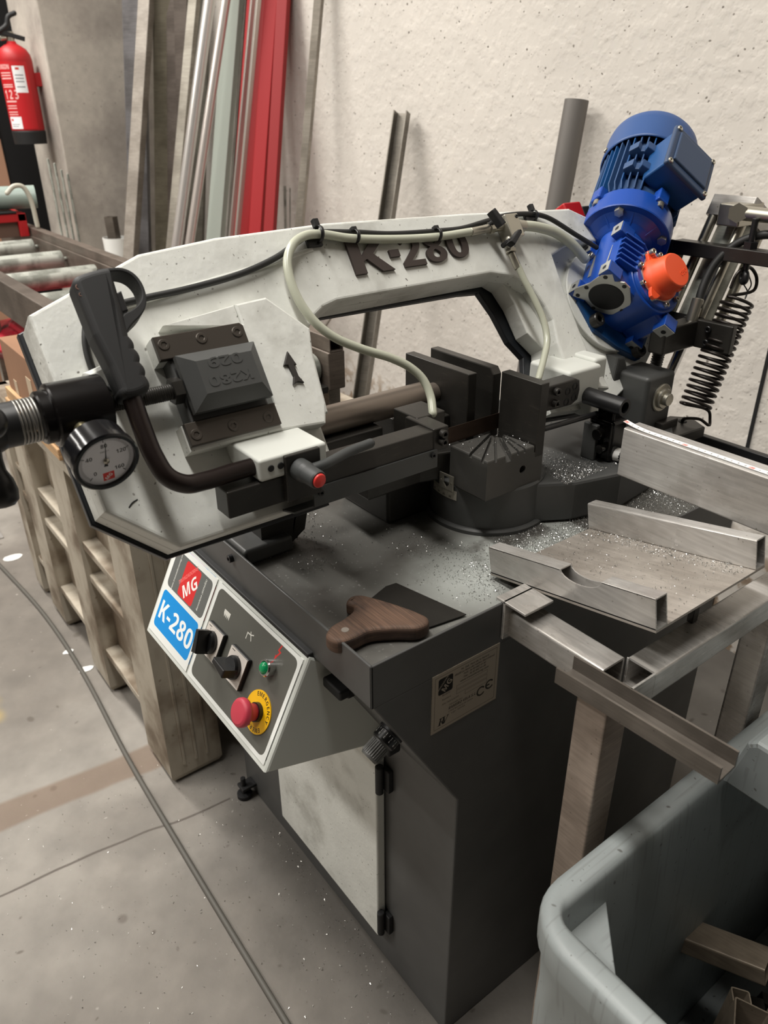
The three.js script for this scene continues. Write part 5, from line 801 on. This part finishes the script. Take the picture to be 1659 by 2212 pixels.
// concrete pillar, extinguisher, dark cabinet
struct('pillar', box(1.30, 1.98, 0, CEIL, -4.86, -4.365, 0.012), mats.concrete);
{
  const e = thing('fire_extinguisher', 'red fire extinguisher with white labels hung on the concrete pillar', 'fire extinguisher', [1.20, 1.33, -4.53]);
  const x = 1.20, z = -4.53, b = 1.385;
  part('cylinder', smoothLathe([[0, 0.0], [0.072, 0.0], [0.078, 0.01], [0.0785, 0.31], [0.074, 0.335], [0.060, 0.358], [0.036, 0.374], [0.024, 0.38], [0.02, 0.39], [0, 0.39]], V(x, b, z), V(x, 9, z), 48), mats.red, e);
  part('foot_ring', lathe([[0.06, -0.055], [0.0765, -0.055], [0.080, 0.0], [0.078, 0.006], [0.06, 0.006]], V(x, b, z), V(x, 9, z), 40), mats.blackMatt, e);
  part('valve', [rod(V(x, b + 0.38, z), V(x, b + 0.43, z), 0.018), rod(V(x - 0.02, b + 0.405, z), V(x - 0.05, b + 0.40, z + 0.005), 0.011)], mats.zinc, e);
  part('lever', [bar(V(x - 0.04, b + 0.425, z + 0.01), V(x + 0.06, b + 0.40, z + 0.02), 0.02, 0.01, 0, up, 0.003), tube([[x - 0.045, b + 0.43, z + 0.01], [x - 0.01, b + 0.455, z + 0.012], [x + 0.005, b + 0.49, z + 0.015], [x + 0.035, b + 0.505, z + 0.018]], 0.011, 24, 10)], mats.blackMatt, e);
  part('wall_hook', box(1.27, 1.302, b + 0.2, b + 0.26, z - 0.03, z + 0.03, 0.003), mats.red, e);
  const tex = canvasTex(512, 640, (q, w, h) => { q.fillStyle = '#b8141c'; q.fillRect(0, 0, w, h); q.fillStyle = '#e2b8b4'; q.font = 'bold 60px sans-serif'; q.fillText('UNION', 20, 70); for (const [y, t] of [[100, 10], [124, 10], [150, 12], [210, 10], [230, 10]]) q.fillRect(24, y, 200, t); q.font = 'bold 120px sans-serif'; q.fillText('1 2 3', 30, 350); q.fillRect(24, 366, 210, 14); for (const y of [410, 434, 470, 494]) q.fillRect(30, y, 190, 9); q.fillStyle = '#e8e8ea'; q.fillRect(262, 40, 190, 250); q.fillRect(30, 520, 230, 118); q.fillStyle = '#c4382e'; q.fillRect(310, 54, 60, 22); q.fillRect(60, 540, 50, 22); q.fillStyle = '#8a8a90'; for (const y of [120, 150, 180, 230]) q.fillRect(290, y, 130, 12); q.fillRect(60, 590, 150, 8); q.fillRect(60, 610, 130, 8); });
  const lg = new THREE.CylinderGeometry(0.0792, 0.0792, 0.29, 40, 1, true, -1.5, 1.9); lg.translate(x, b + 0.158, z); lg.userData.keepUV = true;
  part('label_print', lg, printed(tex, 0.45), e);
  solo('steel_cabinet', [box(0.75, 1.72, 0, 2.6, -5.9, -5.3, 0.004), box(1.22, 1.24, 0.05, 2.55, -5.302, -5.292, 0.002)], mats.black, 'tall black cabinet standing in the dark behind the pillar', 'cabinet');
  solo('cardboard_sheet', bar(V(0.90, 0, -4.66), V(0.90, 1.35, -4.72), 0.40, 0.02, 0, V(1, 0, 0), 0.003), M(0xa07a62, 0.85), 'plain brown cardboard sheet leaning left of the extinguisher', 'cardboard sheet');
  for (const [i, [px, pz, h, l]] of [[1.20, -4.22, 1.27, 'tallest of the thin steel rods leaning at the foot of the pillar'], [1.222, -4.20, 1.25, 'second thin steel rod from the left below the extinguisher'], [1.245, -4.19, 1.22, 'third thin steel rod from the left below the extinguisher'], [1.275, -4.2, 1.2, 'rightmost thin steel rod below the extinguisher']].entries()) solo('thin_rod', rod(V(px - 0.03, 0, pz + 0.03), V(px, h, pz - 0.07), 0.006, 0.006, 10), mats.galv, l, 'rod', 'thin steel rods by the pillar');
}
// ------------------------------------------------------------------ stock leaning on the wall
{
  const S = (sections) => sections;
  const uch = (w, h, t) => { const s = new THREE.Shape(); [[-w / 2, -h / 2], [w / 2, -h / 2], [w / 2, h / 2], [w / 2 - t, h / 2], [w / 2 - t, -h / 2 + t], [-w / 2 + t, -h / 2 + t], [-w / 2 + t, h / 2], [-w / 2, h / 2]].forEach(([x, y], i) => s[i ? 'lineTo' : 'moveTo'](x, y)); s.closePath(); return s; };
  const lean = (name, b, a, w, h, t, m, label, cat, side = V(1, 0, 0), group, shape, len) => { // b foot on the floor, a another point on the axis; ends where it meets the wall
    const p0 = V(...b), d = V(...a).sub(p0); let k = (1.975 - Math.max(w, h) * 0.55 - p0.x) / d.x; if (d.x < 1e-4 || k * d.y > 3.9) k = 3.9 / d.y; if (len) k = len / d.length();
    d.multiplyScalar(k); return solo(name, bar(p0, p0.clone().add(d), w, h, t, side, 0.003, shape), m, label, cat, group);
  };
  const st = (c, r = 0.5, me = 0.45) => M(c, r, me, { map: T.steel });
  const W = V(0, 0, 1), g = 'bars and profiles leaning against the wall';
  lean('steel_channel', [1.558, 0, -4.28], [1.72, 2.013, -4.265], 0.035, 0.055, 0.004, st(0xb4b0ac), 'narrow grey steel channel standing right beside the concrete pillar', 'profile', W, g);
  lean('flat_tube', [1.474, 0, -4.24], [1.634, 1.6, -4.12], 0.105, 0.04, 0.003, st(0xa4a4aa, 0.4), 'wide dark blue-grey flat tube next to the pillar', 'profile', V(0.75, 0, 0.66), g);
  lean('flat_tube', [1.59, 0, -4.19], [1.745, 1.6, -4.03], 0.105, 0.04, 0.003, st(0x96907f, 0.5), 'wide brownish grey flat tube right of the blue-grey one', 'profile', V(0.75, 0, 0.66), g);
  lean('square_tube', [1.258, 0, -4.034], [1.70, 1.928, -4.028], 0.06, 0.05, 0.003, M(0xd2cbc3, 0.42, 0.2, { map: T.steel }), 'large pale grey square tube with pencil marks, leaning far forward', 'profile', V(0.6, 0, 0.8), g);
  lean('flat_tube', [1.622, 0, -4.1], [1.82, 1.943, -3.95], 0.10, 0.03, 0.003, st(0x8a807a, 0.5), 'dark brown flat tube in the shade behind the large pale tube', 'profile', V(0.7, 0, 0.7), g);
  lean('flat_tube', [1.66, 0, -4.0], [1.85, 1.939, -3.77], 0.085, 0.03, 0.003, st(0x85837a, 0.5), 'dark olive flat tube right of the dark brown one', 'profile', V(0.7, 0, 0.7), g);
  { const o = thing('capped_tube', 'grey steel tube closed with a black plastic cap below the tops of the others', 'profile', [1.70, 0, -3.95]); o.userData.group = g; const p0 = V(1.69, 0, -4.03), p1 = V(1.83, 1.46, -3.87); part('tube_body', bar(p0, p1, 0.035, 0.03, 0.002, W, 0.003), st(0x9c988e), o); const d = V().subVectors(p1, p0).normalize(); part('end_cap', bar(p1, p1.clone().addScaledVector(d, 0.06), 0.038, 0.033, 0, W, 0.003), mats.blackMatt, o); }
  lean('square_tube', [1.346, 0, -3.773], [1.78, 1.904, -3.698], 0.042, 0.035, 0.002, st(0xd6d2c8, 0.5), 'pale dull square tube left of the two shiny tubes', 'profile', V(0.6, 0, 0.8), g);
  lean('round_tube', [1.252, 0, -3.597], [1.76, 1.886, -3.515], 0, 0, 0, M(0xe2deda, 0.24, 0.7), 'left of two shiny round steel tubes leaning together', 'profile', V(1, 0, 0), g, (() => { const s = new THREE.Shape(); s.absarc(0, 0, 0.024, 0, Math.PI * 2); return s; })());
  lean('round_tube', [1.263, 0, -3.511], [1.78, 1.879, -3.405], 0, 0, 0, M(0xe0d8d2, 0.26, 0.7), 'right of two shiny round steel tubes leaning together', 'profile', V(1, 0, 0), g, (() => { const s = new THREE.Shape(); s.absarc(0, 0, 0.02, 0, Math.PI * 2); return s; })());
  lean('square_tube', [1.475, 0, -3.501], [1.84, 1.885, -3.445], 0.07, 0.05, 0.002, M(0xb4bdb4, 0.55, 0.1), 'wide pale grey-green tube left of the red tubes', 'profile', V(0.62, 0, 0.78), g);
  lean('steel_channel', [1.50, 0, -3.385], [1.87, 1.884, -3.388], 0.02, 0.025, 0.002, st(0x8a867f), 'thin dark grey bar hard against the pale green tube', 'profile', W, g);
  const rd = (l, b, a, w, h, c = 0x9c0c14) => lean('red_tube', b, a, w, h, 0.002, M(c, 0.6), l, 'profile', V(0.62, 0, 0.78), 'red painted tubes leaning against the wall');
  rd('narrow red tube at the left edge of the red group', [1.506, 0, -3.351], [1.88, 1.88, -3.363], 0.03, 0.04, 0xa81018);
  rd('red tube between the silver strips and the wide red tube', [1.517, 0, -3.263], [1.90, 1.873, -3.29], 0.045, 0.04, 0x94090f);
  rd('widest red tube in the middle of the red group', [1.512, 0, -3.131], [1.90, 1.87, -3.232], 0.055, 0.04);
  rd('rightmost red tube next to the bare wall', [1.529, 0, -3.01], [1.92, 1.87, -3.177], 0.045, 0.04, 0x8e080e);
  lean('silver_strip', [1.463, 0, -3.345], [1.845, 1.873, -3.295], 0.014, 0.02, 0, M(0xc8c2bc, 0.3, 0.8), 'left of two slim silver strips in front of the red tubes', 'profile', W, g);
  lean('silver_strip', [1.455, 0, -3.262], [1.84, 1.869, -3.24], 0.018, 0.02, 0, M(0xbcb4ac, 0.35, 0.7), 'right of two slim silver strips in front of the red tubes', 'profile', W, g);
  lean('thin_rod', [1.87, 0, -3.27], [1.93, 1.169, -3.275], 0.010, 0.010, 0, mats.galv, 'short thin rod leaning on the wall right of the red tubes', 'rod', W, g, undefined, 1.172);
  lean('thin_rod', [1.855, 0, -3.24], [1.945, 1.169, -3.255], 0.006, 0.006, 0, mats.galv, 'very thin wire rod beside the short rod right of the red tubes', 'rod', W, g, undefined, 1.165);
  lean('square_tube', [1.646, 0, -2.993], [1.92, 1.844, -2.921], 0.032, 0.03, 0.002, st(0xc4beb4), 'grey square tube leaning alone right of the red group', 'profile', V(0.6, 0, 0.8), g);
  lean('slotted_channel', [1.506, 0, -2.261], [1.93, 1.465, -2.425], 0.045, 0.04, 0.003, st(0xa6a29a, 0.42, 0.6), 'grey open channel profile whose top ends halfway up the white wall', 'profile', V(-0.5, 0, -0.86), g, uch(0.052, 0.04, 0.004), 1.535);
  lean('oval_tube', [1.674, 0, -1.596], [1.93, 1.494, -1.631], 0, 0, 0, M(0x6e6a66, 0.5, 0.3), 'dark grey rounded tube leaning on the wall behind the blue motor', 'profile', V(0.62, 0, 0.78), g, (() => { const s = new THREE.Shape(); s.absellipse(0, 0, 0.034, 0.024, 0, Math.PI * 2); return s; })(), 1.516);
  lean('thin_rod', [1.742, 0, -3.37], [1.87, 0.755, -2.756], 0.012, 0.012, 0, mats.steelDull, 'slanting thin rod seen low on the wall through the bow opening', 'rod', W, g, undefined, 1.05);
  const tub = thing('plastic_tub', 'torn white plastic tub holding a short tube at the foot of the bars', 'tub', [1.42, 0, -4.14]);
  part('tub_wall', lathe([[0.045, 0.55], [0.05, 0.55], [0.065, 0.90], [0.061, 0.90], [0.045, 0.56]], V(1.42, 0, -4.14), V(1.42, 1, -4.14), 24), mats.white, tub);
  part('tub_stand', rod(V(1.42, 0, -4.14), V(1.42, 0.56, -4.14), 0.06, 0.05, 24), mats.card, tub);
  part('short_tube', bar(V(1.42, 0.56, -4.14), V(1.415, 1.0, -4.15), 0.05, 0.045, 0.003, V(0.6, 0, 0.8), 0.003), st(0x8c847c), tub);
}
// ------------------------------------------------------------------ on the floor
solo('floor_cable', tube([[0.34, 0.0065, -0.25], [0.343, 0.0065, -0.787], [0.347, 0.0065, -1.198], [0.353, 0.0065, -1.541], [0.374, 0.0065, -1.981], [0.37, 0.0065, -2.351], [0.33, 0.0065, -2.8]], 0.0062, 90, 10), M(0x55524c, 0.6), 'grey cable running along the concrete floor past the crate', 'cable');
{
  const scrap = (x, z, r, sd, l) => { const n = 11, f = fbm(6, 3, sd), pts = []; for (let i = 0; i < n; i++) { const a = i / n * 6.2832, q = r * (0.55 + 0.9 * f(i / n, 0.3)); pts.push([x + q * Math.cos(a) * 1.5, z + q * Math.sin(a)]); } solo('paper_scrap', plan(pts, 0.0005, 0.0022, 0.0003), mats.white, l, 'paper scrap', 'white paper scraps on the floor'); };
  scrap(0.388, -2.80, 0.024, 31, 'white paper scrap on the floor left of the crate'); scrap(0.372, -2.10, 0.012, 32, 'small white paper scrap at the middle foot of the crate'); scrap(0.388, -1.985, 0.013, 33, 'white scrap tucked under the second crate foot');
  const br = thing('steel_bracket', 'small steel angle bracket lying on the floor at the far left', 'bracket', [0.34, 0, -3.05]);
  part('bracket_leg', [box(0.33, 0.40, 0, 0.006, -3.1, -2.98, 0.002), box(0.33, 0.336, 0, 0.07, -3.1, -2.98, 0.002)], mats.steel, br);
  solo('steel_bar', bar(V(0.18, 0.008, -3.5), V(0.36, 0.008, -3.12), 0.015, 0.015, 0, V(1, 0, 0), 0.002), mats.steelDull, 'thin steel bar lying on the floor at the far left edge', 'bar');
}

renderer.render(scene, camera);
